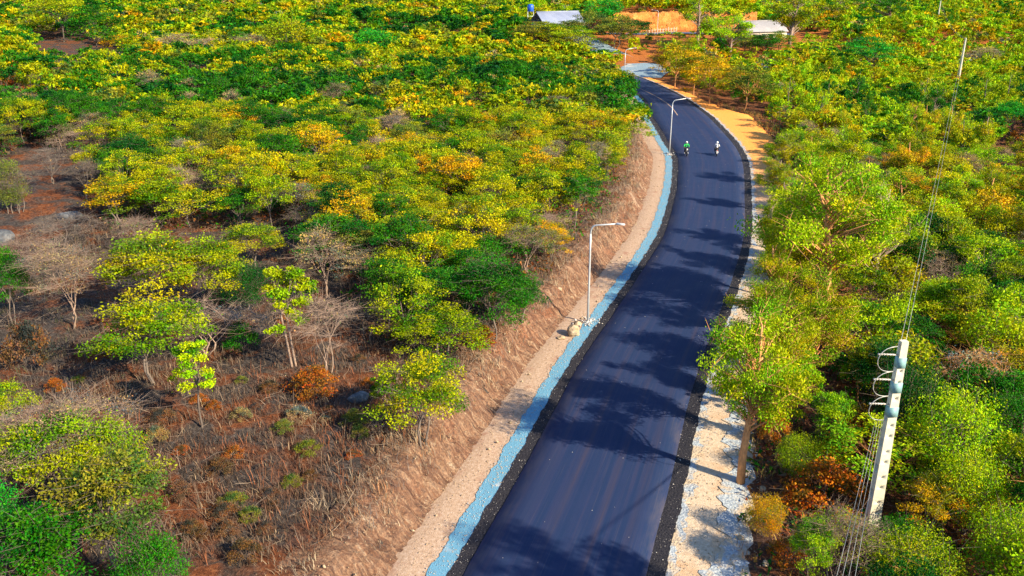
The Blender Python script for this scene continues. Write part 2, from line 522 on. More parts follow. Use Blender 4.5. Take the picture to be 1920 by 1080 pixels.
def hgt(x, y, d=None):
    sh = np.shape(x)
    x = np.ravel(np.asarray(x, float)); y = np.ravel(np.asarray(y, float))
    if d is None: d, _ = lateral(x, y)
    else: d = np.ravel(d)
    far = 5.0 * ss(222, 272, y) + 4.6 * np.where((x > 28) & (x < 80), ss(282, 296, y), ss(280, 400, y)) + 6 * ss(420, 900, y)
    l = -d
    left = bank_height(y) * ss(6.5, 8.5, l) + 0.05 * np.clip(l - 8.5, 0, 90) * (1 - ss(200, 260, y)) + 0.9 * wob(x, y) * ss(8.3, 14, l)
    right = -0.35 * ss(8, 11, d) - 0.02 * np.clip(d - 11, 0, 60) + 0.6 * wob(x + 40, y) * ss(10, 18, d)
    nat = np.where(d < 0, left, right)
    dt, _ = lateral(x, y, TRACK)
    nat = nat * ss(2.5, 8, np.abs(dt))
    return (nat + far).reshape(sh)

def proj(x, y, z):
    dz = z - CAM_H
    dep = y * math.cos(PITCH) - dz * math.sin(PITCH)
    up = y * math.sin(PITCH) + dz * math.cos(PITCH)
    return 960 + FOC * x / dep, 540 - FOC * up / dep, dep

def ray(px, py):
    u = (px - 960) / FOC; v = (540 - py) / FOC
    return np.array([u, math.cos(PITCH) + v * math.sin(PITCH), -math.sin(PITCH) + v * math.cos(PITCH)])

def pick(px, py, above=0.0):
    """the ground point below what the photograph shows at this pixel, `above` metres over the ground"""
    r = ray(px, py)
    t = np.linspace(20, 520, 2500)
    P = r[None] * t[:, None] + np.array([0, 0, CAM_H])
    below = P[:, 2] < hgt(P[:, 0], P[:, 1]) + above
    k = int(np.argmax(below)) if below.any() else len(t) - 1
    q = P[k]
    return float(q[0]), float(q[1]), float(hgt(q[0], q[1]))

def gz(x, y):
    return float(hgt(np.array([x]), np.array([y]))[0])

# ground sheet: fine where it is looked at, coarse towards the horizon
def spaced(a, b, fine0, fine1, step, far):
    mid = np.arange(fine0, fine1 + step, step)
    lo = fine0 - np.geomspace(step, fine0 - a, far)[::-1]
    hi = mid[-1] + np.geomspace(step, b - mid[-1], far)
    return np.concatenate([lo, mid, hi])
gx = spaced(-2500, 2500, -75, 75, 0.7, 34)
gy = spaced(-400, 4500, 12, 130, 0.7, 48)
GX, GY = np.meshgrid(gx, gy)
gd, _ = lateral(GX.ravel(), GY.ravel())
GZ = hgt(GX.ravel(), GY.ravel(), gd)
GZ += np.where(np.abs(gd) > 9, 0.10 * np.random.default_rng(1).standard_normal(len(GZ)), 0) * (GY.ravel() < 135)
yy = GY.ravel()
in_road = (gd > -8.9) & (gd < 4.3 + verge_w(yy) + 0.3) & (yy < 206)
GZ = np.where(in_road, GZ - 0.35, GZ)
nx, ny = len(gx), len(gy)
ii = (np.arange(ny - 1)[:, None] * nx + np.arange(nx - 1)[None, :]).ravel()
ground = link('ground', mesh_from('ground', np.stack([GX.ravel(), GY.ravel(), GZ], 1), np.stack([ii, ii + 1, ii + nx + 1, ii + nx], 1), mats=[M['ground']], smooth=True))
tag(ground, kind='structure')

def ribbon(name, P, S, dcols, zf, mat, kind='structure', jitter=None):
    """a strip along a line: dcols(S, y) gives the offsets of its columns, zf the heights"""
    T, Nn = frames(P)
    D = dcols(S, P[:, 1])                                   # (m, k)
    Dr = real_d(D, P[:, 1:2]) if P is FR else D
    X = P[:, 0:1] + Nn[:, 0:1] * Dr; Y = P[:, 1:2] + Nn[:, 1:2] * Dr
    Z = zf(X, Y, D)
    m, k = D.shape
    i = (np.arange(m - 1)[:, None] * k + np.arange(k - 1)[None, :]).ravel()
    V = np.stack([X.ravel(), Y.ravel(), Z.ravel()], 1)
    uv = np.stack([D.ravel(), np.repeat(S, k)], 1)
    o = link(name, mesh_from(name, V, np.stack([i, i + 1, i + k + 1, i + k], 1), mats=[mat], uv=uv, smooth=True))
    tag(o, kind=kind)
    return o

def wavy(S, amp, seed, f0=0.35):
    r = np.random.default_rng(seed)
    v = np.zeros(len(S))
    for k in range(7):
        v += np.sin(S * f0 * 1.75 ** k + r.uniform(0, 6.28)) * 0.78 ** k * r.uniform(0.5, 1)
    return v * amp / 2.2

def cols(*fs):
    def f(S, y):
        return np.stack([np.broadcast_to(g(S, y) if callable(g) else g, S.shape) for g in fs], 1)
    return f

RS, RSS = ROAD[(ROAD_S > 18)], ROAD_S[(ROAD_S > 18)]
fine_S = np.arange(RSS[0], RSS[-1], 0.16)
FR = np.stack([np.interp(fine_S, ROAD_S, ROAD[:, 0]), np.interp(fine_S, ROAD_S, ROAD[:, 1])], 1)
flat = lambda h: (lambda X, Y, D: np.full(X.shape, h))
crown_z = lambda X, Y, D: 0.10 + 0.05 * (1 - (D / 3.6) ** 2)
# asphalt with a broken edge of its own thickness
rt = ribbon('road', FR, fine_S,
            cols(lambda S, y: -3.56 + wavy(S, .04, 1), lambda S, y: -3.53 + wavy(S, .04, 1), -2.4, -1.2, 0.0, 1.2, 2.4,
                 lambda S, y: 3.42 + wavy(S, .03, 2), lambda S, y: 3.45 + wavy(S, .03, 2)),
            lambda X, Y, D: np.where(np.arange(9)[None, :] % 8 == 0, 0.045, crown_z(X, Y, D)), M['asphalt'])
ribbon('road_shoulder', FR, fine_S, cols(lambda S, y: -4.18 + wavy(S, .09, 3, 1.5), -3.9, -3.7, -3.3),
       lambda X, Y, D: 0.062 + np.random.default_rng(2).uniform(-.012, .012, X.shape), M['shoulder'])
ribbon('road_shoulder', FR, fine_S, cols(3.3, 3.6, 3.9, lambda S, y: 4.15 + wavy(S, .09, 4, 1.5)),
       lambda X, Y, D: 0.062 + np.random.default_rng(3).uniform(-.012, .012, X.shape), M['shoulder'])
ribbon('gravel_strip', FR, fine_S, cols(lambda S, y: -5.0 + wavy(S, .12, 5, 1.9), -4.8, -4.5, -4.0),
       lambda X, Y, D: 0.030 + 0.02 * np.random.default_rng(4).random(X.shape), M['gravel'])
ribbon('gravel_strip', FR, fine_S, cols(4.0, 4.3, lambda S, y: 4.52 + wavy(S, .30, 6, 1.9)),
       lambda X, Y, D: 0.030 + 0.02 * np.random.default_rng(5).random(X.shape), M['gravel_pale'])
ribbon('dirt_verge', FR, fine_S, cols(-7.4, -6.4, -5.7, -4.9),
       lambda X, Y, D: 0.012 - 0.25 * ss(6.7, 7.4, -D), M['dirt'])
ribbon('dirt_verge', FR, fine_S, cols(4.2, lambda S, y: 4.2 + verge_w(y) * .33, lambda S, y: 4.2 + verge_w(y) * .66, lambda S, y: 4.15 + verge_w(y) + wavy(S, .35, 8, 0.6), lambda S, y: 5.0 + verge_w(y) + wavy(S, .35, 8, 0.6)),
       lambda X, Y, D: np.where(np.arange(5)[None, :] == 4, -0.55, 0.004 + 0.012 * np.random.default_rng(7).random(X.shape)), M['verge'])
near = fine_S < np.interp(46, ROAD[:, 1], ROAD_S)
ribbon('gravel_spill', FR[near], fine_S[near], cols(lambda S, y: 4.0 + verge_w(y) - .35 + wavy(S, .55, 9, 1.1), lambda S, y: 4.3 + verge_w(y), lambda S, y: 5.0 + verge_w(y), lambda S, y: 6.0 + verge_w(y) + wavy(S, .4, 10, 0.5)),
       lambda X, Y, D: np.where(np.arange(4)[None, :] == 3, -0.30, 0.035 - 0.03 * np.arange(4)[None, :]) + 0.03 * np.random.default_rng(8).random(X.shape), M['gravel_pale'])

dust = (fine_S > np.interp(140, ROAD[:, 1], ROAD_S)) & (fine_S < np.interp(186, ROAD[:, 1], ROAD_S))
DS = fine_S[dust]
dl = -1.9 + 1.5 * ss(DS[-1], DS[0], DS) + .1 * np.sin(DS * .2)
DP = FR[dust] + frames(FR[dust])[1] * dl[:, None]
ribbon('dust_line', DP, DS, cols(-.07, .07), lambda X, Y, D: np.full(X.shape, 0.162), M['dirt'])

# the eroded cut bank left of the road
_br = np.random.default_rng(12)
def bank_z(X, Y, D):
    l = -D
    t = np.clip((l - 6.5) / 2.0, 0, 1)
    z = bank_height(Y) * ss(6.5, 8.5, l) + 0.05 * np.clip(l - 8.5, 0, 9)
    along_ = Y + .45 * X
    rill = .75 * fbm(along_ * .8, l * .35, 6) + .42 * fbm(along_ * 2.6, l * .9 + 7, 4) + .25 * fbm(X * 3.1, Y * 3.1, 3)
    z = z - 0.10 * (1 - ss(6.3, 6.9, l)) + rill * (np.sin(np.pi * np.clip(t, 0, 1)) * .85 + .12 * (t > .05)) + 0.035 * _br.standard_normal(X.shape) * (t > 0.05) + 0.02
    edge = (D <= D.min(axis=1, keepdims=True) + 1e-6)
    return np.where(edge, z - 0.9, z)
offs = np.concatenate([[-10.6], np.linspace(-10.0, -6.3, 26)])
ribbon('earth_bank', FR, fine_S, lambda S, y: offs[None, :] + (1.1 * fbm(S * .33, S * 0 + 3, 4) + wavy(S, .1, 11, 0.9))[:, None] * np.linspace(1, .6, 27)[None, :], bank_z, M['bank'])
# pale track joining at the far end, and the far road below the orange bank
tz = lambda X, Y, D: hgt(X, Y) + 0.07
ribbon('gravel_track', TRACK, TRACK_S, cols(-3.6, -1.8, 0, 1.8, 3.6), tz, M['track'])
apron = np.array([(26.5, 193.0), (29.0, 201), (32.5, 210), (35, 216)], float)
AP, APS = resample(catmull(apron, 10), 0.7)
ribbon('track_apron', AP, APS, cols(-6.5, -3, 0, 3, 6.5), lambda X, Y, D: np.full(X.shape, 0.035), M['track'])
FRD, FRDS = resample(np.array([(22, 276.0), (45, 276), (62, 274), (86, 268)], float), 1.0)
ribbon('far_road', FRD, FRDS, cols(-3.2, -1, 1, 3.2), lambda X, Y, D: hgt(X, Y) + 0.10, M['farroad'])
FB, FBS = resample(np.array([(33, 287.0), (46, 289), (60, 288), (78, 284)], float), 0.5)
def cliff_z(X, Y, D):
    u = (5.5 - D) / 10.5
    z = hgt(X, np.full(Y.shape, 276.0)) + 0.0 + 5.4 * ss(0, 0.85, u) + 0.45 * np.sin(X * .7 + D) * np.sin(3.1 * np.clip(u, 0, 1)) + 0.2 * np.random.default_rng(9).standard_normal(X.shape)
    return np.where(u > 0.97, z - 2.5, z)
ribbon('earth_bank', FB, FBS, lambda S, y: np.tile(np.linspace(-5, 5.5, 14), (len(S), 1)), cliff_z, M['cliff'])

# ------------------------------------------------------------------ trees
def unit(v): return v / (np.linalg.norm(v, axis=-1, keepdims=True) + 1e-9)

def leaves(rng, P, size, up=0.75, droop=False, aspect=0.5, tri=False):
    n = len(P)
    nrm = unit(rng.standard_normal((n, 3)) * (1 - up) + np.array([0, 0, up]) * 1.2 * (not droop) + rng.standard_normal((n, 3)) * 0.25)
    if droop:
        a = unit(rng.standard_normal((n, 3)) * 0.55 + np.array([0, 0, -1.0]))
        b = unit(np.cross(a, rng.standard_normal((n, 3))))
        nrm = np.cross(a, b)
    else:
        a = unit(np.cross(nrm, rng.standard_normal((n, 3))))
        b = np.cross(nrm, a)
    L = size * rng.uniform(0.7, 1.3, (n, 1)); W = L * aspect
    if tri:
        V = np.stack([P - a * L * .5 - b * W * .5, P - a * L * .5 + b * W * .5, P + a * L * .6], 1).reshape(-1, 3)
        return V, np.arange(3 * n).reshape(-1, 3)
    V = np.stack([P - a * L * .5, P + b * W * .5 + nrm * W * .18, P + a * L * .5, P - b * W * .5 + nrm * W * .18], 1).reshape(-1, 3)
    return V, np.arange(4 * n).reshape(-1, 4)

CLUMP_TONES = np.array([(1.0, 1.0, 1.0), (1.18, 1.1, .8), (.50, .82, 1.0), (1.08, 1.15, .9), (.28, .60, 1.0), (.20, .48, 1.0), (.72, .98, .9), (1.2, 1.05, .8)])

def make_tree(seed, H, R, style='flat', n_leaf=3000, leaf=0.22, clumps=34, fork=0.34, stems=1, tri=False, twigs=4, wood_sides=5, light=False):
    """returns (wood MB, leaf verts, leaf faces, leaf tint)"""
    rng = np.random.default_rng(seed)
    cen, rad = [], []
    if style in ('flat', 'sparse', 'bare', 'deep'):
        lob = rng.uniform(0, 6.28, 3)
        for _ in range(clumps):
            th = rng.uniform(0, 6.28); q = math.sqrt(rng.random())
            Rr = R * (1 + .22 * math.sin(2 * th + lob[0]) + .15 * math.sin(3 * th + lob[1]))
            r = q * Rr * .88
            lay = rng.choice([0.0, -.12, -.24], p=[.62, .26, .12]) if style != 'deep' else max(-.40, .03 - abs(rng.normal(0, .19)))
            z = H * (.66 + .27 * (1 - q ** 2) + lay * (0.6 + .4 * q)) + rng.uniform(-.05, .06) * H
            cen.append((r * math.cos(th), r * math.sin(th), z)); w = R * rng.uniform(.15, .33)
            rad.append((w, w * rng.uniform(.22, .44)))
    elif style == 'round':
        for _ in range(clumps):
            v = unit(rng.standard_normal(3)); q = rng.uniform(.45, 1) ** .6
            z = H * .60 + v[2] * H * .36 * q
            cen.append((v[0] * R * .85 * q, v[1] * R * .85 * q, max(z, H * .16))); w = R * rng.uniform(.2, .36); rad.append((w, w * .75))
    elif style == 'tall':
        nlimb = max(5, clumps // 8); a0 = rng.uniform(0, 6.28)
        for i in range(clumps):
            li = i % nlimb; lr = np.random.default_rng(seed * 31 + li)
            az = a0 + li * 2.4 + lr.uniform(-.3, .3); zb = H * (.34 + .42 * li / nlimb)
            reach = R * lr.uniform(.55, 1.1) * (1 - .35 * li / nlimb); rise = H * lr.uniform(.08, .24)
            t = rng.uniform(.35, 1.05); j = rng.normal(0, R * .13, 3)
            c_ = np.array([math.cos(az) * reach * t, math.sin(az) * reach * t, zb + rise * t]) + j
            c_[2] = min(c_[2], H * .98)
            cen.append(tuple(c_)); w = R * rng.uniform(.13, .27); rad.append((w, w * rng.uniform(.7, 1.05)))
        cen[0] = (0, 0, H * .93)
    else:                                                    # shrub
        for _ in range(clumps):
            th = rng.uniform(0, 6.28); q = math.sqrt(rng.random())
            z = H * (.22 + .66 * (1 - q ** 2) * rng.uniform(.55, 1.05))
            cen.append((q * R * .85 * math.cos(th), q * R * .85 * math.sin(th), z)); w = R * rng.uniform(.2, .34); rad.append((w, w * .6))
    cen = np.array(cen); rad = np.array(rad)
    wood = MB()
    lean = rng.uniform(-.06, .06, 2) * H
    r0 = 0.016 * H + 0.02 if style == 'tall' else 0.0105 * H + 0.010
    if style == 'shrub': r0 *= .6
    if style in ('bare', 'sparse'): r0 *= .8
    base_spread = 0.0 if stems == 1 else 0.22 * (1 if style != 'shrub' else 2)
    ang = np.arctan2(cen[:, 1], cen[:, 0])
    nl = max(3, min(7, clumps // 5)) if not light else 3
    if style == 'tall':
        top = np.array([lean[0], lean[1], H * .9])
        t = np.linspace(0, 1, 7)[:, None]
        spine = t * top + np.concatenate([.05 * H * np.sin(t * 3 + seed) * .3, .04 * H * np.sin(t * 4 + 1 + seed) * .3, 0 * t], 1) * (t > 0)
        wood.tube(spine, np.linspace(r0 * 1.15, r0 * .2, 7), wood_sides + 1)
        for c in (cen if not light else cen[::3]):
            zz = max(H * .22, c[2] - .5 * math.hypot(c[0], c[1]) - .1 * H)
            s = np.array([np.interp(zz, spine[:, 2], spine[:, k]) for k in range(3)])
            m = (s + c) / 2 + rng.uniform(-.1, .1, 3) * R
            wood.tube([s, m, c], [r0 * .30, r0 * .2, r0 * .06], 3, cap=False)
    else:
        off = rng.uniform(0, 6.28)
        sector = (((ang - off) % 6.2832) / 6.2832 * nl).astype(int) % nl
        for st in range(stems):
            a0 = rng.uniform(0, 6.28)
            b0 = np.array([math.cos(a0), math.sin(a0), 0]) * base_spread * R * .4
            mine = [k for k in range(nl) if k % stems == st]
            if style == 'shrub':
                f0 = b0 + np.array([0, 0, .06 * H])
            else:
                f0 = b0 * 1.6 + np.array([lean[0], lean[1], H * fork * rng.uniform(.85, 1.1)])
                mid = (b0 + f0) / 2 + np.array([rng.uniform(-.04, .04) * H, rng.uniform(-.04, .04) * H, 0])
                wood.tube([b0 - np.array([0, 0, .35]), b0, mid, f0], [r0 * 1.3, r0 * 1.15, r0 * .95, r0 * .8], wood_sides)
            for k in mine:
                ids = np.where(sector == k)[0]
                if not len(ids): continue
                g = cen[ids].mean(0)
                e = f0 + (g - f0) * .62; e[2] = f0[2] + (g[2] - f0[2]) * .72
                m = (f0 + e) / 2 + rng.uniform(-.08, .08, 3) * R + np.array([0, 0, .03 * H])
                wood.tube([f0, m, e], [r0 * .62, r0 * .48, r0 * .34], max(3, wood_sides - 1), cap=False)
                for i in (ids if not light else ids[::3]):
                    s = m + (e - m) * rng.uniform(.2, 1)
                    mm = (s + cen[i]) / 2 + rng.uniform(-.1, .1, 3) * R * .6
                    c2 = cen[i] - np.array([0, 0, rad[i, 1] * .4])
                    wood.tube([s, mm, c2], [r0 * .3, r0 * .2, r0 * .09], 3, cap=False)
    if not light:
        for c, (w, h) in zip(cen, rad):
            for _ in range(twigs):
                v = rng.standard_normal(3) * np.array([w, w, h]) * 1.0 + np.array([0, 0, h * .5])
                s = c - np.array([0, 0, h * .5])
                if style in ('bare', 'sparse'):
                    v = v * 1.25; q1 = s + v * .5 + rng.uniform(-.1, .1, 3) * w
                    wood.tube([s, q1, s + v], [r0 * .10 + .004, r0 * .06 + .003, .003], 3, cap=False)
                    wood.tube([q1, q1 + rng.standard_normal(3) * w * .45 + np.array([0, 0, w * .2])], [r0 * .05 + .003, .0025], 3, cap=False)
                else:
                    wood.tube([s, s + v], [r0 * .09 + .004, .004], 3, cap=False)
    n = n_leaf if style != 'bare' else int(n_leaf * .03)
    pr = rad[:, 0] ** 2; pr = pr / pr.sum()
    which = rng.choice(len(cen), size=max(n, 3), p=pr)
    u = rng.standard_normal((len(which), 3)); u = unit(u) * rng.random((len(which), 1)) ** .45
    P = cen[which] + u * rad[which][:, [0, 0, 1]] * 1.12
    # loose sprigs that break the outline of each pad
    k = rng.random(len(which)) < .10
    P[k] += rng.standard_normal((k.sum(), 3)) * rad[which[k], 0:1] * .35
    P[:, 2] = np.maximum(P[:, 2], .12)
    V, Fc = leaves(rng, P, leaf, up=.45 if style in ('round', 'shrub') else .6, droop=(style == 'tall'), aspect=.42 if style == 'tall' else .55, tri=tri)
    tl = CLUMP_TONES if style not in ('tall', 'round') else np.array([(1, 1, 1), (1.2, 1.1, .8), (.75, .95, 1), (1.05, 1.15, .9), (.5, .8, 1), (1.5, 1.05, .8)])
    tone = tl[rng.integers(0, len(tl), len(cen))] * rng.uniform(.85, 1.15, (len(cen), 1))
    tint = np.repeat(tone[which], 3 if tri else 4, axis=0)
    return wood, V, Fc, tint

PAL = dict(yellow=(.34, .345, .003), gold=(.50, .31, .004), lime=(.25, .315, .003), green=(.030, .150, .004), dark=(.009, .085, .006),
           ember=(.50, .155, .012), olive=(.17, .19, .020), straw=(.33, .235, .10), rust=(.34, .10, .015), brown=(.15, .075, .035), emerald=(.02, .30, .012), fresh=(.30, .44, .004))
PAL_WORD = dict(yellow='yellow-green', gold='golden', lime='lime green', green='mid green', dark='dark green', olive='olive', straw='straw-coloured',
                rust='rust-orange', brown='brown', ember='bright orange', emerald='emerald green', fresh='light green')
BARK = dict(grey=(.15, .118, .10), pale=(.29, .205, .16), orange=(.52, .24, .09), dark=(.10, .075, .06))

VAR = {}
def variant(key, *a, **k):
    w, V, F, t = make_tree(*a, **k)
    WV, WQ, WT = w.arrays()
    wood = mesh_from('trunk', WV, WQ, WT, [M['bark']], smooth=True)
    tri = F.shape[1] == 3
    lf = mesh_from('crown', V, None if tri else F, F if tri else None, [M['leaf']], tint=t)
    VAR.setdefault(key, []).append((wood, lf, a[1], a[2]))

for i in range(7):  variant('flat', 100 + i, 4.6, 2.5, 'flat' if i % 2 else 'deep', 5200, .15, 48, .34, 1 + i % 3 % 2, twigs=2)
for i in range(4):  variant('flat_hero', 150 + i, 4.6, 2.5, 'deep', 11000, .125, 54, .30, 1 + (i % 2), twigs=7, wood_sides=7)
for i in range(3):  variant('slim_hero', 170 + i, 5.0, 1.5, 'deep', 5200, .14, 30, .5, (2, 1, 1)[i], twigs=6, wood_sides=6)
for i in range(3):  variant('round', 200 + i, 5.2, 2.7, 'round', 4200, .22, 44, .2)
for i in range(2):  variant('round_hero', 230 + i, 4.4, 2.7, 'round', 12000, .115, 66, .2, 2, twigs=5)
for i in range(3):  variant('tall', 250 + i, 10.0, 2.7, 'tall', 5200, .24, 52, .3)
for i in range(4):  variant('tall_hero', 270 + i, 10.0, 2.6, 'tall', 15000, .145, 78, .3, twigs=4, wood_sides=8)
for i in range(4):  variant('sparse', 300 + i, 4.2, 2.2, 'sparse', 1500, .13, 38, .3, 2, twigs=10)
for i in range(2):  variant('sparse_hero', 320 + i, 4.2, 2.2, 'sparse', 3600, .065, 44, .3, 2, twigs=16)
for i in range(4):  variant('bare', 330 + i, 3.4, 2.0, 'bare', 3000, .12, 34, .22, 3, twigs=15)
for i in range(4):  variant('shrub', 360 + i, 1.9, 1.5, 'shrub', 1300, .17, 20, .1, 3)
for i in range(2):  variant('shrub_hero', 380 + i, 1.9, 1.5, 'shrub', 3000, .12, 28, .1, 3, twigs=6)

prng = random.Random(11)
TREES = []                # (x, y, radius) of everything placed
def put_tree(kind, key, x, y, H, R, col, label, cat='tree', group=None, bark='grey', var=None, z=None, jit=.10):
    lst = VAR[key]
    wood, lf, h0, r0 = lst[prng.randrange(len(lst)) if var is None else var]
    e = empty(kind, (x, y, gz(x, y) if z is None else z), prng.uniform(0, 6.28))
    e.scale = (R / r0, R / r0, H / h0)
    tag(e, label, cat, group)
    t = link('trunk' if kind not in ('shrub', 'bare_shrub') else 'stems', wood, e)
    k = prng.uniform(.8, 1.2)
    t.color = (*[c * k for c in BARK[bark]], 1)
    c = link('crown' if kind not in ('bare_shrub', 'bare_tree') else 'twig_leaves', lf, e)
    b = PAL[col]; v = prng.uniform(1 - jit, 1 + jit)
    c.color = (b[0] * v * prng.uniform(1 - jit, 1 + jit), b[1] * v, b[2] * v * prng.uniform(.7, 1.4), 1)
    TREES.append((x, y, R))
    return e

def hero(kind, key, base, top_y, wpx, col, label, cat='tree', bark='grey', var=None, group=None):
    """base pixel of the stem, pixel row of the crown's top, crown width in pixels"""
    x, y, z = pick(*base)
    zz = np.linspace(z + .3, z + 22, 400)
    _, py, dep = proj(x, y, zz)
    k = int(np.argmin(np.abs(py - top_y)))
    H = zz[k] - z
    R = wpx / 2 / FOC * dep[k]
    return put_tree(kind, key, x, y, H, R, col, label, cat, group, bark, var, z)

# --- the single trees of the open slope, left foreground
hero('slender_tree', 'slim_hero', (553, 692), 484, 112, 'lime', 'slender lime green tree with long bare twin stems on the rust-brown slope', bark='pale', var=0)
hero('flat_crowned_tree', 'flat_hero', (285, 725), 566, 215, 'lime', 'broad lime green tree with uneven crown alone on the grey slope, left foreground')
hero('slender_tree', 'slim_hero', (380, 805), 632, 96, 'fresh', 'small narrow light green sapling standing on the dry brown slope', var=1)
hero('flat_crowned_tree', 'flat_hero', (792, 832), 668, 182, 'yellow', 'yellow-green spreading tree nearest the cut bank, alone above the road edge')
hero('slender_tree', 'slim_hero', (723, 786), 690, 44, 'lime', 'thin sapling with pale stem just left of the yellow-green tree above the bank', bark='pale', var=2)
hero('flat_crowned_tree', 'flat_hero', (832, 672), 582, 170, 'lime', 'wide low lime tree with forked stem on the slope above the first lamp post')
hero('flat_crowned_tree', 'flat_hero', (296, 604), 440, 215, 'yellow', 'widest yellow tree in the left clearing with low sweeping crown')
hero('flat_crowned_tree', 'flat_hero', (400, 585), 446, 150, 'yellow', 'yellow tree touching the widest yellow tree on its right')
hero('round_tree', 'round_hero', (458, 585), 492, 120, 'dark', 'dark green bushy tree between the yellow tree and the slender lime tree')
hero('flat_crowned_tree', 'flat_hero', (480, 505), 418, 130, 'yellow', 'flat yellow-green tree behind the dark bushy tree in the left clearing')
hero('flat_crowned_tree', 'flat_hero', (26, 610), 466, 92, 'green', 'green tree at the left picture edge below the round boulder')
hero('sparse_tree', 'sparse_hero', (136, 618), 446, 150, 'straw', 'pale half-bare tree with two white stems left of the widest yellow tree', bark='pale')
hero('bare_tree', 'bare', (617, 706), 556, 130, 'straw', 'leafless straw-coloured tree with twin stems right of the slender lime tree', bark='pale')
hero('sparse_tree', 'sparse', (610, 560), 430, 120, 'straw', 'straw-coloured thinly leaved tree above the leafless twin-stemmed tree', bark='pale')
hero('bare_shrub', 'bare', (390, 660), 575, 220, 'straw', 'tangle of pale fallen branches below the yellow trees', 'shrub', bark='pale')
hero('shrub', 'shrub_hero', (906, 652), 608, 56, 'rust', 'small rust-red shrub beside the wide lime tree near the bank', 'shrub')
hero('shrub', 'shrub_hero', (590, 740), 688, 110, 'rust', 'rust-orange dry shrub on the slope below the leafless tree', 'shrub')
hero('shrub', 'shrub_hero', (455, 660), 600, 70, 'green', 'low green shrub in the middle of the dry slope', 'shrub')
hero('shrub', 'shrub_hero', (60, 690), 590, 100, 'brown', 'brown dry shrub below the green tree at the left edge', 'shrub')
# bottom left thicket
hero('flat_crowned_tree', 'flat_hero', (235, 1090), 862, 260, 'olive', 'leafy olive-green bush tree in the bottom left corner, farthest right of the thicket')
hero('flat_crowned_tree', 'flat_hero', (95, 1160), 950, 280, 'green', 'green leafy bush at the bottom edge in the left corner')
hero('round_tree', 'round_hero', (-25, 1060), 900, 170, 'emerald', 'vivid green bush cut by the left picture edge near the bottom')
hero('round_tree', 'round_hero', (300, 1200), 1010, 170, 'green', 'green bush cut by the bottom edge right of the corner thicket')
hero('round_tree', 'round_hero', (215, 960), 800, 175, 'lime', 'green bush below the twiggy straw tree in the left corner thicket')
hero('sparse_tree', 'sparse_hero', (140, 935), 742, 250, 'straw', 'twiggy straw-yellow tree with bare tips atop the bottom left thicket', bark='pale')
hero('flat_crowned_tree', 'flat_hero', (130, 960), 770, 210, 'lime', 'lime tree entangled with the twiggy straw tree, bottom left', bark='pale')
hero('bare_tree', 'bare', (20, 930), 780, 140, 'straw', 'leafless pinkish shrub tree at the left edge above the vivid green bush', bark='pale')
hero('flat_crowned_tree', 'flat_hero', (10, 850), 715, 130, 'lime', 'lime tree at the left edge above the leafless pinkish tree')
# trees on the edge of the left clearing
for bx, by, ty, w, lab in ((40, 400, 310, 90, 'grey leafless tree at the left edge above the round boulder'),
                           (105, 345, 275, 100, 'grey leafless tree in the gap right of the left edge'),
                           (70, 520, 425, 100, 'low leafless bush right of the round boulder'),
                           (125, 470, 400, 140, 'pinkish leafless bush before the flat grey rock'),
                           (690, 640, 560, 120, 'grey twiggy bush at the lower edge of the left woodland'),
                           (1010, 470, 410, 90, 'grey twiggy bush near the yellow trees above the first lamp'),
                           (150, 300, 245, 80, 'pinkish leafless tree at the upper rim of the left gap'),
                           (165, 375, 300, 80, 'grey leafless bush behind the flat pale rock'),
                           (260, 470, 400, 80, 'pinkish twiggy bush behind the widest yellow tree'),
                           (530, 300, 250, 70, 'dark grey twiggy bush inside the left woodland')):
    hero('bare_tree', 'bare', (bx, by), ty, w, 'straw', lab, bark='grey' if 'grey' in lab else 'pale')
hero('round_tree', 'round_hero', (20, 400), 298, 90, 'olive', 'olive bush tree at the left edge above the boulder')
hero('flat_crowned_tree', 'flat_hero', (1010, 480), 412, 95, 'gold', 'golden small tree above the bank left of the first lamp head')
hero('flat_crowned_tree', 'flat_hero', (1035, 490), 425, 70, 'gold', 'small golden tree closest to the first lamp head')
hero('flat_crowned_tree', 'flat_hero', (960, 480), 385, 110, 'yellow', 'bright yellow tree left of the golden trees near the first lamp')
hero('flat_crowned_tree', 'flat_hero', (930, 640), 490, 170, 'green', 'deep green tree at the woodland edge above the bank')
hero('flat_crowned_tree', 'flat_hero', (975, 610), 520, 100, 'green', 'small green tree closest to the bank at the woodland edge')
hero('shrub', 'shrub_hero', (1040, 358), 336, 36, 'rust', 'orange shrub glowing in the left woodland right of centre', 'shrub')
# striking trees inside the left woodland
hero('round_tree', 'round', (545, 116), 30, 104, 'lime', 'big round light green tree in the far left woodland', bark='dark')
hero('round_tree', 'round', (703, 112), 50, 88, 'emerald', 'deep emerald round tree in the middle distance of the left woodland', bark='dark')
hero('flat_crowned_tree', 'flat', (185, 112), 6, 120, 'green', 'tall dark-stemmed tree over the red earth gap at top left', bark='dark')
hero('flat_crowned_tree', 'flat', (120, 80), -8, 110, 'lime', 'tall green tree left of the red earth gap at top left', bark='dark')
hero('flat_crowned_tree', 'flat', (230, 108), 64, 72, 'gold', 'golden tree beside the red earth gap at top left', bark='dark')
hero('sparse_tree', 'sparse', (345, 118), 62, 130, 'straw', 'pinkish straw-coloured half-bare tree in the far left woodland', bark='pale')
hero('sparse_tree', 'sparse', (480, 112), 64, 90, 'straw', 'straw half-bare tree left of the big round light green tree', bark='pale')
hero('sparse_tree', 'sparse', (855, 300), 268, 70, 'straw', 'straw-coloured half-bare tree in the middle of the left woodland', bark='pale')
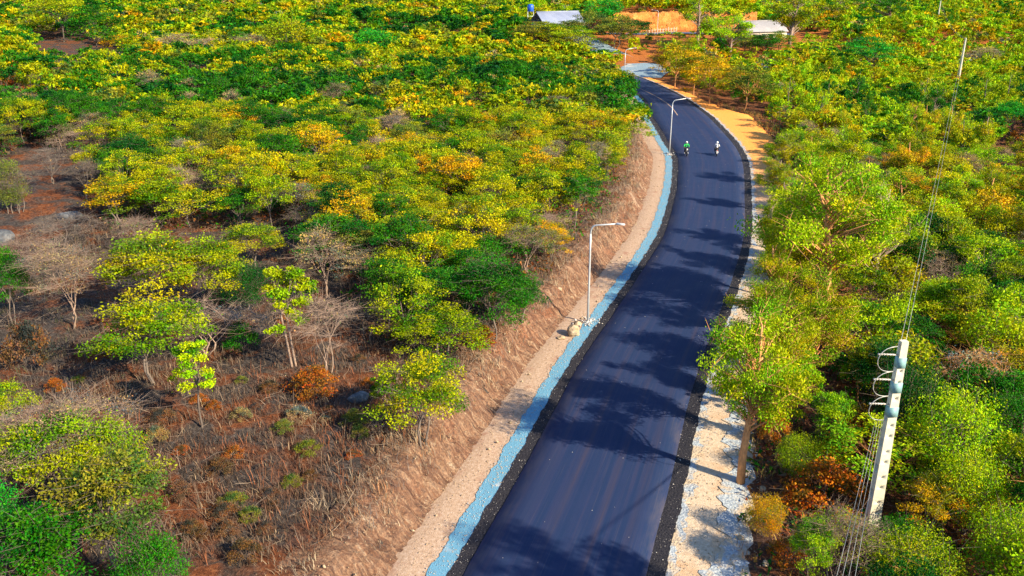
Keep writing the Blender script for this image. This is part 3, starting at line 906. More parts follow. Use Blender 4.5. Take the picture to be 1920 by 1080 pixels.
# --- right of the road
hero('tall_tree', 'tall_hero', (1388, 908), 565, 235, 'fresh', 'tall orange-stemmed tree nearest the camera on the right verge, leaning over the asphalt', bark='orange', var=0)
hero('tall_tree', 'tall_hero', (1440, 830), 545, 190, 'lime', 'tall tree just behind the nearest orange-stemmed tree, right verge', bark='orange', var=1)
hero('tall_tree', 'tall_hero', (1515, 730), 500, 170, 'lime', 'tall tree with pale orange stem left of the near power pole', bark='orange', var=2)
hero('tall_tree', 'tall_hero', (1540, 610), 285, 265, 'fresh', 'tallest light green tree right of the road with a pale forked stem', bark='orange', var=3)
hero('tall_tree', 'tall_hero', (1465, 560), 370, 120, 'fresh', 'light green tree at the road edge left of the tallest tree', bark='pale', var=0)
hero('tall_tree', 'tall_hero', (1625, 560), 330, 150, 'fresh', 'light green tree behind and right of the tallest tree', bark='pale', var=1)
hero('sparse_tree', 'sparse_hero', (1560, 1120), 955, 160, 'lime', 'tree with pale bare twigs under the power cables at the bottom edge', bark='pale')
hero('flat_crowned_tree', 'flat_hero', (1512, 1110), 972, 100, 'fresh', 'light green small tree at the bottom edge right of the verge', bark='pale')
hero('shrub', 'shrub_hero', (1545, 960), 860, 170, 'ember', 'large rust-orange shrub left of the near power pole base', 'shrub')
hero('shrub', 'shrub_hero', (1475, 1060), 1000, 80, 'ember', 'rust-orange shrub at the bottom edge beside the gravel spill', 'shrub')
hero('shrub', 'shrub_hero', (1590, 850), 745, 110, 'ember', 'brownish red dry shrub left of the power pole middle', 'shrub')
hero('shrub', 'shrub_hero', (1450, 830), 760, 70, 'ember', 'small orange shrub between the two orange-stemmed trees', 'shrub')
hero('round_tree', 'round_hero', (1492, 900), 815, 90, 'lime', 'lime bush below the pale orange stem, right verge')
hero('flat_crowned_tree', 'flat_hero', (1555, 840), 735, 100, 'fresh', 'light green small tree between the orange stems and the near power pole')
hero('slender_tree', 'slim_hero', (1600, 790), 640, 70, 'lime', 'slender lime tree with bare stem left of the near pole head', bark='orange', var=1)
hero('slender_tree', 'slim_hero', (1500, 800), 650, 80, 'fresh', 'slender light green tree with thin orange stem behind the nearest tall tree', bark='orange', var=2)
hero('shrub', 'shrub_hero', (1500, 960), 905, 90, 'ember', 'bright orange shrub between the gravel spill and the large rust-orange shrub', 'shrub')
hero('shrub', 'shrub_hero', (1560, 880), 815, 90, 'gold', 'golden shrub above the large rust-orange shrub, left of the near pole', 'shrub')
hero('flat_crowned_tree', 'flat_hero', (1735, 1010), 890, 120, 'gold', 'golden low tree right beside the near power pole foot')
hero('round_tree', 'round_hero', (1430, 1010), 935, 80, 'gold', 'small golden bush beside the gravel spill at the bottom')
hero('round_tree', 'round_hero', (1690, 1085), 985, 170, 'green', 'green bush in front of the near power pole foot')
hero('round_tree', 'round_hero', (1770, 920), 740, 210, 'fresh', 'big light green tree immediately right of the near power pole')
hero('round_tree', 'round_hero', (1800, 1000), 850, 150, 'fresh', 'light green bush tree at lower right below the big light tree')
hero('round_tree', 'round_hero', (1880, 1130), 960, 190, 'fresh', 'light green bush in the bottom right corner')
hero('round_tree', 'round_hero', (1880, 900), 740, 150, 'green', 'green tree at the right picture edge, lower part')
hero('round_tree', 'round_hero', (1700, 1150), 1010, 200, 'lime', 'lime bush cut by the bottom edge below the near power pole')
hero('round_tree', 'round_hero', (1690, 860), 690, 140, 'dark', 'dark green tree right behind the near power pole head')
hero('flat_crowned_tree', 'flat_hero', (1640, 800), 640, 120, 'dark', 'dark green tree left of the near power pole head')
hero('flat_crowned_tree', 'flat_hero', (1890, 770), 650, 150, 'gold', 'golden tree at the right picture edge level with the pole head')
hero('shrub', 'shrub_hero', (1850, 1060), 980, 100, 'rust', 'rust shrub in the shade at the bottom right', 'shrub')
hero('bare_tree', 'bare', (1890, 560), 485, 90, 'straw', 'grey leafless tree at the right picture edge', bark='grey')
hero('flat_crowned_tree', 'flat', (1890, 262), 188, 90, 'emerald', 'vivid emerald green tree standing out at the right edge, far up', bark='dark')
hero('flat_crowned_tree', 'flat', (1620, 148), 70, 110, 'emerald', 'emerald green tree in the right woodland left of the far white pole', bark='dark')
hero('sparse_tree', 'sparse', (1840, 140), 88, 80, 'straw', 'straw-pink half-bare tree behind the middle power pole', bark='pale')
hero('tall_tree', 'tall', (1310, 90), -20, 100, 'fresh', 'tall bright green tree beside the orange bank', bark='pale')
hero('tall_tree', 'tall', (1370, 118), 14, 90, 'fresh', 'tall bright green tree left of the pale roofed building', bark='pale')
hero('tall_tree', 'tall', (1478, 92), -24, 105, 'lime', 'tall green tree right of the pale roofed building', bark='pale')
hero('tall_tree', 'tall', (1560, 60), -14, 90, 'lime', 'far tall green tree to the right of the pale roofed building', bark='pale')
hero('tall_tree', 'tall', (1660, 50), -12, 80, 'green', 'far tall green tree near the farthest power pole', bark='pale')
hero('round_tree', 'round', (1130, 50), -4, 92, 'emerald', 'deep green tree right behind the metal roof at the top', bark='dark')
hero('flat_crowned_tree', 'flat', (1100, 90), 20, 90, 'olive', 'olive flat-topped tree beyond the track, in front of the metal roof', bark='dark')
hero('flat_crowned_tree', 'flat', (1155, 92), 26, 100, 'olive', 'olive-green broad tree beyond the track left of the orange shrub', bark='dark')
hero('flat_crowned_tree', 'flat', (1190, 88), 34, 80, 'dark', 'dark green broad tree beyond the track next to the orange shrub', bark='dark')
for bx, by, ty, w, cl, lab in ((1075, 108, 48, 90, 'lime', 'green tree this side of the far track, below the metal roof'), (1035, 98, 44, 95, 'yellow', 'yellow-green tree left below the metal roof'),
                               (1000, 92, 40, 90, 'olive', 'olive tree below the left corner of the metal roof'), (1060, 82, 40, 70, 'olive', 'small olive tree closest to the metal roof front'),
                               (1092, 84, 42, 60, 'dark', 'small dark tree at the right corner of the metal roof'), (1020, 78, 38, 60, 'lime', 'small lime tree touching the left corner of the metal roof'),
                               (1398, 108, 62, 70, 'olive', 'olive tree in front of the pale roofed house, left half'), (1432, 112, 64, 74, 'green', 'green tree in front of the pale roofed house, right half'),
                               (1460, 104, 58, 60, 'lime', 'lime tree at the right corner of the pale roofed house'), (1285, 120, 70, 80, 'yellow', 'yellow tree beyond the junction right of the far track'),
                               (1250, 100, 78, 44, 'olive', 'olive tree under the pale post fence by the far road')):
    hero('flat_crowned_tree', 'flat', (bx, by), ty, w, cl, lab, bark='dark')
hero('shrub', 'shrub', (1190, 94), 66, 26, 'rust', 'orange shrub under the broad trees beyond the track', 'shrub')
hero('flat_crowned_tree', 'flat', (1265, 165), 78, 110, 'gold', 'golden-olive tree at the right edge of the road near the junction', bark='orange')
hero('flat_crowned_tree', 'flat', (1330, 195), 105, 120, 'gold', 'golden tree on the outer side of the far bend', bark='orange')
hero('flat_crowned_tree', 'flat', (1395, 208), 120, 110, 'olive', 'olive tree on the outer side of the far bend by the orange clearing', bark='orange')
hero('flat_crowned_tree', 'flat', (1300, 178), 95, 90, 'gold', 'golden-leaved tree between the junction and the far bend', bark='orange')
hero('tall_tree', 'tall_hero', (1432, 700), 520, 150, 'lime', 'leaning lime tree at the verge edge between the nearest and the tallest tree', bark='orange', var=3)
hero('tall_tree', 'tall_hero', (1448, 640), 440, 130, 'lime', 'lime tree on the verge edge just before the tallest tree', bark='orange', var=2)
hero('tall_tree', 'tall_hero', (1452, 590), 400, 120, 'yellow', 'yellow-green tall tree at the verge left of the tallest tree trunk', bark='orange', var=0)
hero('tall_tree', 'tall_hero', (1470, 770), 560, 130, 'lime', 'lime tall tree directly behind the nearest orange stem', bark='orange', var=1)
hero('tall_tree', 'tall_hero', (1440, 510), 372, 90, 'yellow', 'yellow-green tree at the verge edge beyond the tallest tree', bark='pale', var=1)
hero('tall_tree', 'tall_hero', (1470, 470), 330, 110, 'fresh', 'bright light green tree behind the tallest tree', bark='pale', var=2)
hero('tall_tree', 'tall_hero', (1448, 400), 290, 80, 'yellow', 'yellow-green tree at the inner end of the orange clearing', bark='pale', var=0)
hero('tall_tree', 'tall_hero', (1462, 350), 240, 84, 'lime', 'lime tree by the right verge level with the motorcycles', bark='pale', var=3)
# tall tree just outside the picture whose shade falls across the near asphalt
put_tree('tall_tree', 'tall_hero', 17.4, 17.2, 16.0, 3.0, 'fresh', 'tall light green tree on the right just below the picture, shading the near asphalt', bark='orange')

# --- the woodland: individuals nearest the camera, the rest as one mass
def poly_in(px, py, poly):
    inside = np.zeros(px.shape, bool)
    n = len(poly)
    for i in range(n):
        x1, y1 = poly[i]; x2, y2 = poly[(i + 1) % n]
        c = ((y1 > py) != (y2 > py)) & (px < (x2 - x1) * (py - y1) / (y2 - y1 + 1e-12) + x1)
        inside ^= c
    return inside
GAPS = [[(-900, 1500), (-900, 330), (0, 300), (60, 262), (170, 320), (190, 428), (540, 438), (600, 520), (680, 615), (800, 680), (940, 640), (1040, 545), (1110, 470), (1230, 300), (1230, 1500)],
        [(70, 84), (190, 80), (250, 128), (45, 140)],
        [(1150, 108), (1240, 104), (1245, 160), (1180, 152)],
        [(1165, 40), (1275, 40), (1262, 70), (1205, 70)],
        [(0, 0), (1, 0), (1, 1)],
        [(1405, 100), (1440, 255), (1360, 245), (1330, 205)],
        [(1520, 770), (1620, 770), (1620, 960), (1470, 1010), (1440, 960)]]
GAPS[5] = [(1345, 215), (1425, 208), (1445, 245), (1450, 330), (1400, 330)]
wr = np.random.default_rng(77)
PBASE = pick(1631, 1000)
cand = []
for (x0, x1, y0, y1, sp) in ((-62, 60, 24, 120, 2.75), (-130, 130, 120, 210, 3.1), (-240, 240, 210, 330, 4.0), (-300, 300, 330, 410, 5.2)):
    X, Y = np.meshgrid(np.arange(x0, x1, sp), np.arange(y0, y1, sp * .9))
    X = X + (np.arange(X.shape[0])[:, None] % 2) * sp * .5
    X = X + wr.uniform(-.42, .42, X.shape) * sp; Y = Y + wr.uniform(-.42, .42, Y.shape) * sp
    cand.append(np.stack([X.ravel(), Y.ravel()], 1))
cand = np.vstack(cand)
cd, _ = lateral(cand[:, 0], cand[:, 1])
td, _ = lateral(cand[:, 0], cand[:, 1], TRACK)
cz = hgt(cand[:, 0], cand[:, 1], cd)
cpx, cpy, cdep = proj(cand[:, 0], cand[:, 1], cz)
keep = (cpx > -260) & (cpx < 2250) & (cpy < 1330)
keep &= ~((cd > np.where(cand[:, 1] > 112, -7.4, -9.6)) & (cd < 4.4 + verge_w(cand[:, 1]) + 1.3) & (cand[:, 1] < 212))
keep &= ~((cand[:, 1] < PBASE[1] + .6) & (cand[:, 1] > PBASE[1] - 8) & (np.abs(cand[:, 0] - PBASE[0] * cand[:, 1] / PBASE[1]) < 2.0))      # the foot of the near power pole stands clear
keep &= np.abs(td) > np.where(cand[:, 1] > 235, 3.8, 5.5)
for g in GAPS: keep &= ~poly_in(cpx, cpy, g)
keep &= ~((cand[:, 1] > 266) & (cand[:, 1] < 300) & (cand[:, 0] > 24) & (cand[:, 0] < 64))        # far road and orange bank
keep &= ~((cand[:, 1] > 259) & (cand[:, 1] < 300) & (cand[:, 0] > 4) & (cand[:, 0] < 27))          # metal roofed shed
keep &= ~((cand[:, 1] > 252) & (cand[:, 1] < 285) & (cand[:, 0] > 66) & (cand[:, 0] < 92))         # pale roofed building
TA = np.array(TREES)
big = TA[TA[:, 2] > .9]
dd = np.sqrt((cand[:, None, 0] - big[None, :, 0]) ** 2 + (cand[:, None, 1] - big[None, :, 1]) ** 2) - big[None, :, 2] * .75
keep &= dd.min(1) > .55
P = cand[keep]; pd = cd[keep]; pz = cz[keep]
ppx, ppy, pdep = cpx[keep], cpy[keep], cdep[keep]
o = np.argsort(P[:, 1])
P, pd, pz, ppx, ppy = P[o], pd[o], pz[o], ppx[o], ppy[o]
tone_n = wob(P[:, 0] * 1.1 + 9, P[:, 1] * 1.1) + .5 * wob(P[:, 0] * 3.1, P[:, 1] * 3.1) + wr.normal(0, .28, len(P))

def landmark(x, y, d):
    if d < 0:
        w = 'beside the cut bank' if d > -16 else ('deep in left woodland' if d > -45 else 'at the far left')
        if y < 60: return w + ' behind dry clearing'
        if y < 68: return w + ' past first lamp'
        if y < 79: return w + ' well past first lamp'
        if y < 87: return w + ' between two lamps'
        if y < 96: return w + ' short of second lamp'
        return w + (' level with second lamp' if y < 116 else ' towards the junction')
    w = 'by the right verge' if d < 14 else ('in right woodland' if d < 28 else 'at the far right')
    if y < 42: return w + ' around the near pole'
    if y < 62: return w + ' level with tallest tree'
    if y < 85: return w + ' behind tallest tree'
    return w + (' level with motorcycles' if y < 125 else ' past far bend')

counts = dict(flat_crowned_tree=0, round_tree=0, sparse_tree=0, bare_tree=0, shrub=0, tall_tree=0)
rest = []
for i in range(len(P)):
    x, y = P[i]; t = tone_n[i]; u = wr.random(); d = pd[i]
    left = d < 0
    if left:
        if u < .06: kind = 'bare_tree'
        elif u < .13: kind = 'sparse_tree'
        elif u < .22: kind = 'shrub'
        elif u < .27: kind = 'round_tree'
        else: kind = 'flat_crowned_tree'
        if t > .40: col = wr.choice(['yellow', 'gold', 'yellow', 'lime'])
        elif t > .0: col = wr.choice(['yellow', 'lime', 'yellow', 'yellow', 'olive'])
        elif t > -.28: col = wr.choice(['lime', 'green', 'green', 'yellow'])
        else: col = wr.choice(['green', 'dark', 'green'])
    else:
        if u < .03: kind = 'bare_tree'
        elif u < .08: kind = 'sparse_tree'
        elif u < .20: kind = 'shrub'
        elif u < .48: kind = 'round_tree'
        elif u < .56 and y > 60: kind = 'tall_tree'
        else: kind = 'flat_crowned_tree'
        if t > .30: col = wr.choice(['yellow', 'gold', 'fresh', 'yellow'])
        elif t > -.22: col = wr.choice(['lime', 'fresh', 'yellow', 'fresh'])
        elif t > -.5: col = wr.choice(['lime', 'green', 'fresh'])
        else: col = wr.choice(['green', 'dark', 'green'])
    if kind in ('bare_tree', 'sparse_tree'): col = wr.choice(['straw', 'straw', 'olive'])
    if kind == 'shrub': col = wr.choice(['rust', 'straw', 'green', 'olive', 'gold'], p=[.22, .18, .3, .2, .1])
    H = {'flat_crowned_tree': 4.3, 'round_tree': 4.3, 'sparse_tree': 3.9, 'bare_tree': 3.2, 'shrub': 1.9, 'tall_tree': 6.8}[kind] * wr.uniform(.75, 1.22)
    Rr = {'flat_crowned_tree': 2.25, 'round_tree': 2.0, 'sparse_tree': 1.9, 'bare_tree': 1.8, 'shrub': 1.4, 'tall_tree': 2.0}[kind] * wr.uniform(.72, 1.28)
    if not left and d < 4.4 + verge_w(y) + 3.4 and 60 < y < 200:
        H *= .8; Rr *= .8
    if y > 205:
        H *= 1.15; Rr *= 1.3
    if 215 < y < 266 and (4 < x < 26 or 60 < x < 92): H = min(H, 3.4)
    if 222 < y < 268 and 33 < x < 54: H = min(H, 1.9); Rr = min(Rr, 1.5)
    if y > 330:
        H *= 1.1; Rr *= 1.25
    seen = (-60 < ppx[i] < 1980) and ppy[i] < 1340
    lim = dict(flat_crowned_tree=300, round_tree=120, sparse_tree=60, bare_tree=50, shrub=90, tall_tree=24)[kind]
    if y < 140 and seen and counts[kind] < lim:
        counts[kind] += 1
        shape = dict(flat_crowned_tree='flat-crowned tree', round_tree='bushy tree', sparse_tree='sparse tree', bare_tree='leafless tree',
                     shrub='low shrub', tall_tree='tall slim tree')[kind]
        rel = Rr / {'flat_crowned_tree': 2.25, 'round_tree': 2.0, 'sparse_tree': 1.9, 'bare_tree': 1.8, 'shrub': 1.4, 'tall_tree': 2.0}[kind]
        size = 'narrow ' if rel < .86 else ('broad ' if rel > 1.14 else '')
        size = 'tall ' if H / Rr > 2.5 and kind != 'shrub' else size
        lab = '%s%s %s %s' % (size, PAL_WORD[col], shape, landmark(x, y, d))
        grp = '%s of the %s woodland' % (kind.replace('_', ' ') + 's', 'left' if left else 'right')
        key = dict(flat_crowned_tree='flat', round_tree='round', sparse_tree='sparse', bare_tree='bare', shrub='shrub', tall_tree='tall')[kind]
        bk = 'pale' if kind in ('sparse_tree', 'bare_tree') and wr.random() < .6 else ('grey' if left else str(wr.choice(['grey', 'orange', 'pale'])))
        put_tree(kind, key, x, y, H, Rr, col, lab, 'shrub' if kind == 'shrub' else 'tree', grp, bk, z=pz[i])
    else:
        rest.append((x, y, pz[i], kind, str(col), H, Rr))

# the few look-alikes left get told apart by their order across the picture
same = {}
for o_ in C.objects:
    if o_.type == 'EMPTY' and o_.get('label') and o_.parent is None and o_.get('group'):
        same.setdefault(o_['label'], []).append(o_)
ORD = ['leftmost', 'second', 'third', 'fourth', 'fifth', 'sixth', 'seventh', 'eighth', 'ninth', 'tenth', 'eleventh', 'twelfth']
for lab_, os_ in same.items():
    if 1 < len(os_) <= 12:
        os_.sort(key=lambda q: proj(q.location.x, q.location.y, q.location.z)[0])
        for k, q in enumerate(os_):
            q['label'] = lab_ + (', leftmost' if k == 0 else (', rightmost' if k == len(os_) - 1 else ', %s from left' % ORD[k]))

# everything farther: one mass built of the same kinds of crown with coarser leaves
LOW = {}
STY = dict(flat_crowned_tree='flat', round_tree='round', sparse_tree='sparse', bare_tree='bare', shrub='shrub', tall_tree='tall')
for kind, st in STY.items():
    for lod, (nl, sz) in enumerate(((450, .44), (165, .76))):
        for v in range(4):
            if st == 'sparse': n2, s2 = int(nl * .5), sz * .8
            elif st == 'bare': n2, s2 = nl * 6, sz * .6
            elif st == 'shrub': n2, s2 = int(nl * .6), sz * .7
            else: n2, s2 = nl, sz
            h0, r0 = (10.0, 2.7) if st == 'tall' else ((1.9, 1.5) if st == 'shrub' else (4.6, 2.5))
            w, V, F, t = make_tree(900 + v + lod * 10, h0, r0, st, n2, s2, 26 if lod == 0 else 18, .34, 1, tri=True, wood_sides=3, light=True)
            WV, WQ, WT = w.arrays()
            LOW[(kind, lod, v)] = (V, F, t, WV, WQ, h0, r0)
lv, lt, wv, wq, wc = [], [], [], [], []
nv = nw = 0
for (x, y, z, kind, col, H, Rr) in rest:
    lod = 0 if y < 190 else 1
    V, F, t, WV, WQ, h0, r0 = LOW[(kind, lod, int(wr.integers(0, 4)))]
    a = wr.uniform(0, 6.28); ca, sa = math.cos(a), math.sin(a)
    s = np.array([Rr / r0, Rr / r0, H / h0])
    Rm = np.array([[ca, sa, 0], [-sa, ca, 0], [0, 0, 1]])
    lv.append((V * s) @ Rm + np.array([x, y, z]))
    b = np.array(PAL[col]) * wr.uniform(.88, 1.12) * np.array([wr.uniform(.88, 1.12), 1, 1])
    lt.append(t * b)
    if y < 150:
        wv.append((WV * s) @ Rm + np.array([x, y, z])); wq.append(WQ + nw); nw += len(WV)
LV = np.vstack(lv).astype(np.float32); LT = np.vstack(lt)
mass = link('far_woodland', mesh_from('far_woodland', LV, None, np.arange(len(LV)).reshape(-1, 3), [M['leaf']], tint=LT))
mass.color = (1, 1, 1, 1)
tag(mass, 'dense far woodland of yellow and green crowns reaching the top of the picture', 'woodland', kind='stuff')
wood_mass = link('far_woodland_stems', mesh_from('far_woodland_stems', np.vstack(wv), np.vstack(wq), None, [M['bark']]), mass)
wood_mass['kind'] = 'stuff'
wood_mass.color = (*BARK['grey'], 1)

# ------------------------------------------------------------------ dry grass, litter and loose stones
def scatter(n, x0, x1, y0, y1, rng):
    return rng.uniform(x0, x1, n), rng.uniform(y0, y1, n)

def grass_mass(name, X, Y, Z, cols_, hgt_, blades, rng, width=.022, spread=.16, lean=.5):
    n = len(X); N = n * blades
    bx = np.repeat(X, blades) + rng.normal(0, spread, N); by = np.repeat(Y, blades) + rng.normal(0, spread, N); bz = np.repeat(Z, blades) - .04
    h = np.repeat(hgt_, blades) * rng.uniform(.5, 1.25, N)
    th = rng.uniform(0, 6.28, N); ln = rng.uniform(.05, lean, N) * h * 1.4
    dx, dy = np.cos(th), np.sin(th)
    w = width * rng.uniform(.6, 1.5, N)
    B = np.stack([bx, by, bz], 1); side = np.stack([-dy, dx, 0 * dx], 1) * w[:, None]
    mid = B + np.stack([dx * ln * .35, dy * ln * .35, h * .6], 1); tip = B + np.stack([dx * ln, dy * ln, h], 1)
    V = np.stack([B - side, B + side, mid + side * .8, mid - side * .8, tip], 1).reshape(-1, 3)
    i = np.arange(N) * 5
    o = link(name, mesh_from(name, V, np.stack([i, i + 1, i + 2, i + 3], 1), np.stack([i + 3, i + 2, i + 4], 1), [M['dry']], tint=np.repeat(np.repeat(cols_, blades, axis=0), 5, axis=0)))
    tag(o, kind='stuff')
    return o

gr = np.random.default_rng(21)
X, Y = scatter(60000, -34, 12, 27, 84, gr)
D, _ = lateral(X, Y)
Z = hgt(X, Y, D)
qx, qy, _ = proj(X, Y, Z)
ok = (qx > -120) & (qx < 1350) & (qy < 1200) & (D < -8.9)
dens = .5 + .9 * wob(X * 2.2 + 5, Y * 2.2)
ok &= gr.random(len(X)) < np.clip(dens * .7 - .04, .04, .55)
X, Y, Z, D = X[ok], Y[ok], Z[ok], D[ok]
t = wob(X * 2.6 + 30, Y * 2.6) + gr.normal(0, .22, len(X))
GC = np.array([(.062, .05, .042), (.115, .078, .052), (.10, .048, .026), (.19, .06, .02), (.27, .19, .115), (.05, .058, .02)])
gi = np.where(t > .66, 3, np.where(t > .34, 2, np.where(t > -.12, 1, np.where(t > -.45, 0, 5))))
gi = np.where(gr.random(len(X)) < .08, 4, gi)
gm = grass_mass('dry_grass', X, Y, Z, GC[gi], gr.uniform(.12, .55, len(X)) * np.where(gr.random(len(X)) < .1, 1.6, 1), 9, gr, width=.0115, spread=.2, lean=.8)
tag(gm, 'dry brown and rust grass covering the open slope left of the road', 'grass')

# low undergrowth in both woods
X, Y = scatter(30000, -60, 62, 24, 135, gr)
D, _ = lateral(X, Y); Z = hgt(X, Y, D)
qx, qy, _ = proj(X, Y, Z)
inwood = (qx > -80) & (qx < 2000) & (qy < 1150) & ((D < -9.4) | (D > 4.6 + verge_w(Y))) & ~poly_in(qx, qy, GAPS[0])
X, Y, Z, D = X[inwood][:9000], Y[inwood][:9000], Z[inwood][:9000], D[inwood][:9000]
k = 10
PP = np.stack([np.repeat(X, k), np.repeat(Y, k), np.repeat(Z, k)], 1) + gr.normal(0, 1, (len(X) * k, 3)) * np.array([.38, .38, .2]) + np.array([0, 0, .28])
V, F = leaves(gr, PP, .30, up=.5, tri=True)
UC = np.array([PAL['dark'], PAL['green'], (.20, .075, .02), (.30, .12, .03), (.20, .15, .06), (.12, .09, .06)])
ui = gr.choice(6, len(X), p=[.22, .22, .18, .1, .16, .12])
um = link('undergrowth', mesh_from('undergrowth', V, None, F, [M['leaf']], tint=np.repeat(np.repeat(UC[ui], k, axis=0), 3, axis=0)))
um.color = (1, 1, 1, 1)
tag(um, 'low mixed undergrowth and leaf litter between the tree stems', 'undergrowth', kind='stuff')

# fallen twigs on the slope
tw = MB()
X, Y = scatter(3400, -34, 10, 28, 75, gr)
D, _ = lateral(X, Y); ok = D < -8.7
X, Y = X[ok], Y[ok]; Z = hgt(X, Y)
for x, y, z in zip(X, Y, Z):
    a = gr.uniform(0, 6.28); L = gr.uniform(.3, 1.3); q = gr.uniform(.05, .5) * L
    p0 = np.array([x, y, z + .02]); p2 = p0 + np.array([math.cos(a) * L, math.sin(a) * L, q]); p1 = (p0 + p2) / 2 + gr.uniform(-.12, .12, 3)
    tw.tube([p0, p1, p2], [.014, .011, .005], 3, cap=False)
V, Q, T = tw.arrays()
dt = link('dead_twigs', mesh_from('dead_twigs', V, Q, T, [M['dry']], tint=np.tile(np.array([[.24, .18, .135]]), (len(V), 1))))
tag(dt, 'scattered dead grey twigs on the open slope', 'twigs', kind='stuff')

# grass along the bank lip and stones that rolled off
def stones(name, X, Y, Z, size, mat, rng, label):
    n = len(X)
    base = np.array([(1, 0, 0), (-.5, .87, 0), (-.5, -.87, 0), (0.1, 0, .8), (0, .1, -.4)])
    s = size[:, None, None] * rng.uniform(.6, 1.3, (n, 5, 3))
    a = rng.uniform(0, 6.28, n); ca, sa = np.cos(a), np.sin(a)
    b = base[None] * s
    V = np.stack([b[..., 0] * ca[:, None] - b[..., 1] * sa[:, None] + X[:, None], b[..., 0] * sa[:, None] + b[..., 1] * ca[:, None] + Y[:, None], b[..., 2] + Z[:, None]], -1).reshape(-1, 3)
    f = np.array([(0, 1, 3), (1, 2, 3), (2, 0, 3), (1, 0, 4), (2, 1, 4), (0, 2, 4)])
    T = (np.arange(n)[:, None, None] * 5 + f[None]).reshape(-1, 3)
    o = link(name, mesh_from(name, V, None, T, [mat])); tag(o, label, 'stones', kind='stuff')
    return o
def along(n, d0, d1, rng, smax=150):
    S = rng.uniform(RSS[0], smax, n); d = rng.uniform(d0, d1, n)
    f = lambda a: np.interp(S, ROAD_S, a)
    dr = real_d(d, f(ROAD[:, 1]))
    return f(ROAD[:, 0]) + f(ROAD_N[:, 0]) * dr, f(ROAD[:, 1]) + f(ROAD_N[:, 1]) * dr, d
sr = np.random.default_rng(31)
x1, y1, d1 = along(1500, -4.4, -3.45, sr); x2, y2, d2 = along(1500, 3.3, 4.5, sr)
X = np.concatenate([x1, x2]); Y = np.concatenate([y1, y2])
stones('loose_chippings', X, Y, np.full(len(X), .085), sr.uniform(.008, .026, len(X)) * np.where(sr.random(len(X)) < .08, 2.2, 1), M['chip'], sr, 'pale chippings strewn over the black tar edges of the road')
x1, y1, d1 = along(160, -3.2, 3.2, sr)
stones('road_grit', x1, y1, np.full(len(x1), .15), sr.uniform(.012, .035, len(x1)), M['chip'], sr, 'few pale bits of grit on the asphalt')
x1, y1, d1 = along(5200, -5.2, -4.1, sr); x2, y2, d2 = along(2600, 4.0, 4.9, sr)
X = np.concatenate([x1, x2]); Y = np.concatenate([y1, y2])
stones('gravel_stones', X, Y, np.full(len(X), .05), sr.uniform(.015, .05, len(X)), M['gravel_pale'], sr, 'blue-grey gravel stones along both edges of the road')
x1, y1, d1 = along(5200, -8.6, -5.0, sr)
stones('bank_rubble', x1, y1, bank_z(x1, y1, np.stack([d1, d1 - 9], 1)[:, 0:1].ravel()[:, None] * np.ones((1, 1)) if False else d1[:, None])[:, 0] * 0 + np.where(d1 < -6.6, bank_height(y1) * ss(6.5, 8.5, -d1), .02) + .03,
       sr.uniform(.012, .05, len(x1)) * np.where(sr.random(len(x1)) < .04, 2.6, 1), M['rock_tan'], sr, 'crumbled stones lying along the foot of the cut bank')
x1, y1, d1 = along(3000, 4.5, 8.6, sr, 70)
kk = d1 < 4.3 + verge_w(y1) + 1.2
stones('verge_stones', x1[kk], y1[kk], np.full(kk.sum(), .03), sr.uniform(.012, .05, kk.sum()), M['rock_tan'], sr, 'small stones scattered on the pale right verge')
# grass tufts on the lip of the bank and on the right verge edge
x1, y1, d1 = along(6500, -10.8, -7.3, sr, 190)
kk = sr.random(len(d1)) < np.clip((-d1 - 6.6) / 1.3, .12, 1) * (.5 + 1.4 * fbm(x1 * .5, y1 * .5))
x1, y1, d1 = x1[kk], y1[kk], d1[kk]
gl = grass_mass('bank_grass', x1, y1, np.where(d1 < -6.6, bank_height(y1) * ss(6.5, 8.5, -d1), 0) + .04, np.array([(.22, .17, .12), (.14, .115, .10), (.30, .14, .06), (.36, .28, .18)])[sr.integers(0, 4, len(x1))], sr.uniform(.15, .5, len(x1)), 12, sr, width=.010, spread=.2, lean=.9)
tag(gl, 'dry grey-brown grass along the top lip of the cut bank', 'grass')
x1, y1, d1 = along(3000, 4.5, 15.0, sr, 185)
kk = (d1 > 4.4 + verge_w(y1)) & (d1 < 7.0 + verge_w(y1))
x1, y1 = x1[kk], y1[kk]
gl = grass_mass('verge_grass', x1, y1, np.full(len(x1), -.1), np.array([(.42, .15, .03), (.40, .27, .05), (.26, .10, .03), (.16, .17, .03)])[sr.integers(0, 4, len(x1))], sr.uniform(.2, .7, len(x1)), 12, sr, width=.011, spread=.22, lean=.8)
tag(gl, 'orange and yellow dry grass along the outer edge of the right verge', 'grass')

# dry shrubs dotted over the open slope
wz = np.random.default_rng(63)
made = 0
while made < 46:
    px, py = wz.uniform(60, 900), wz.uniform(600, 1070)
    x, y, z = pick(px, py)
    d0, _ = lateral(x, y)
    if d0[0] > -10.2 or not poly_in(np.array([px]), np.array([py]), GAPS[0])[0]: continue
    if min(math.hypot(x - q[0], y - q[1]) - q[2] for q in TREES) < .15: continue
    cl = str(wz.choice(['rust', 'brown', 'brown', 'straw', 'olive']))
    Rr = wz.uniform(.3, .75)
    zone = 'low on open slope' if py > 850 else ('midway up open slope' if py > 720 else 'at top of open slope')
    side = 'near the bottom left thicket' if px < 430 else ('near the cut bank' if d0[0] > -13.5 else 'amid the dry grass')
    put_tree('shrub', 'shrub_hero', x, y, Rr * wz.uniform(.9, 1.5), Rr, cl, '%s%s weed clump %s %s' % ('large ' if Rr > .6 else ('tiny ' if Rr < .4 else ''), PAL_WORD[cl], zone, side), 'shrub', 'dry weed clumps on the open slope', 'pale', z=z)
    made += 1

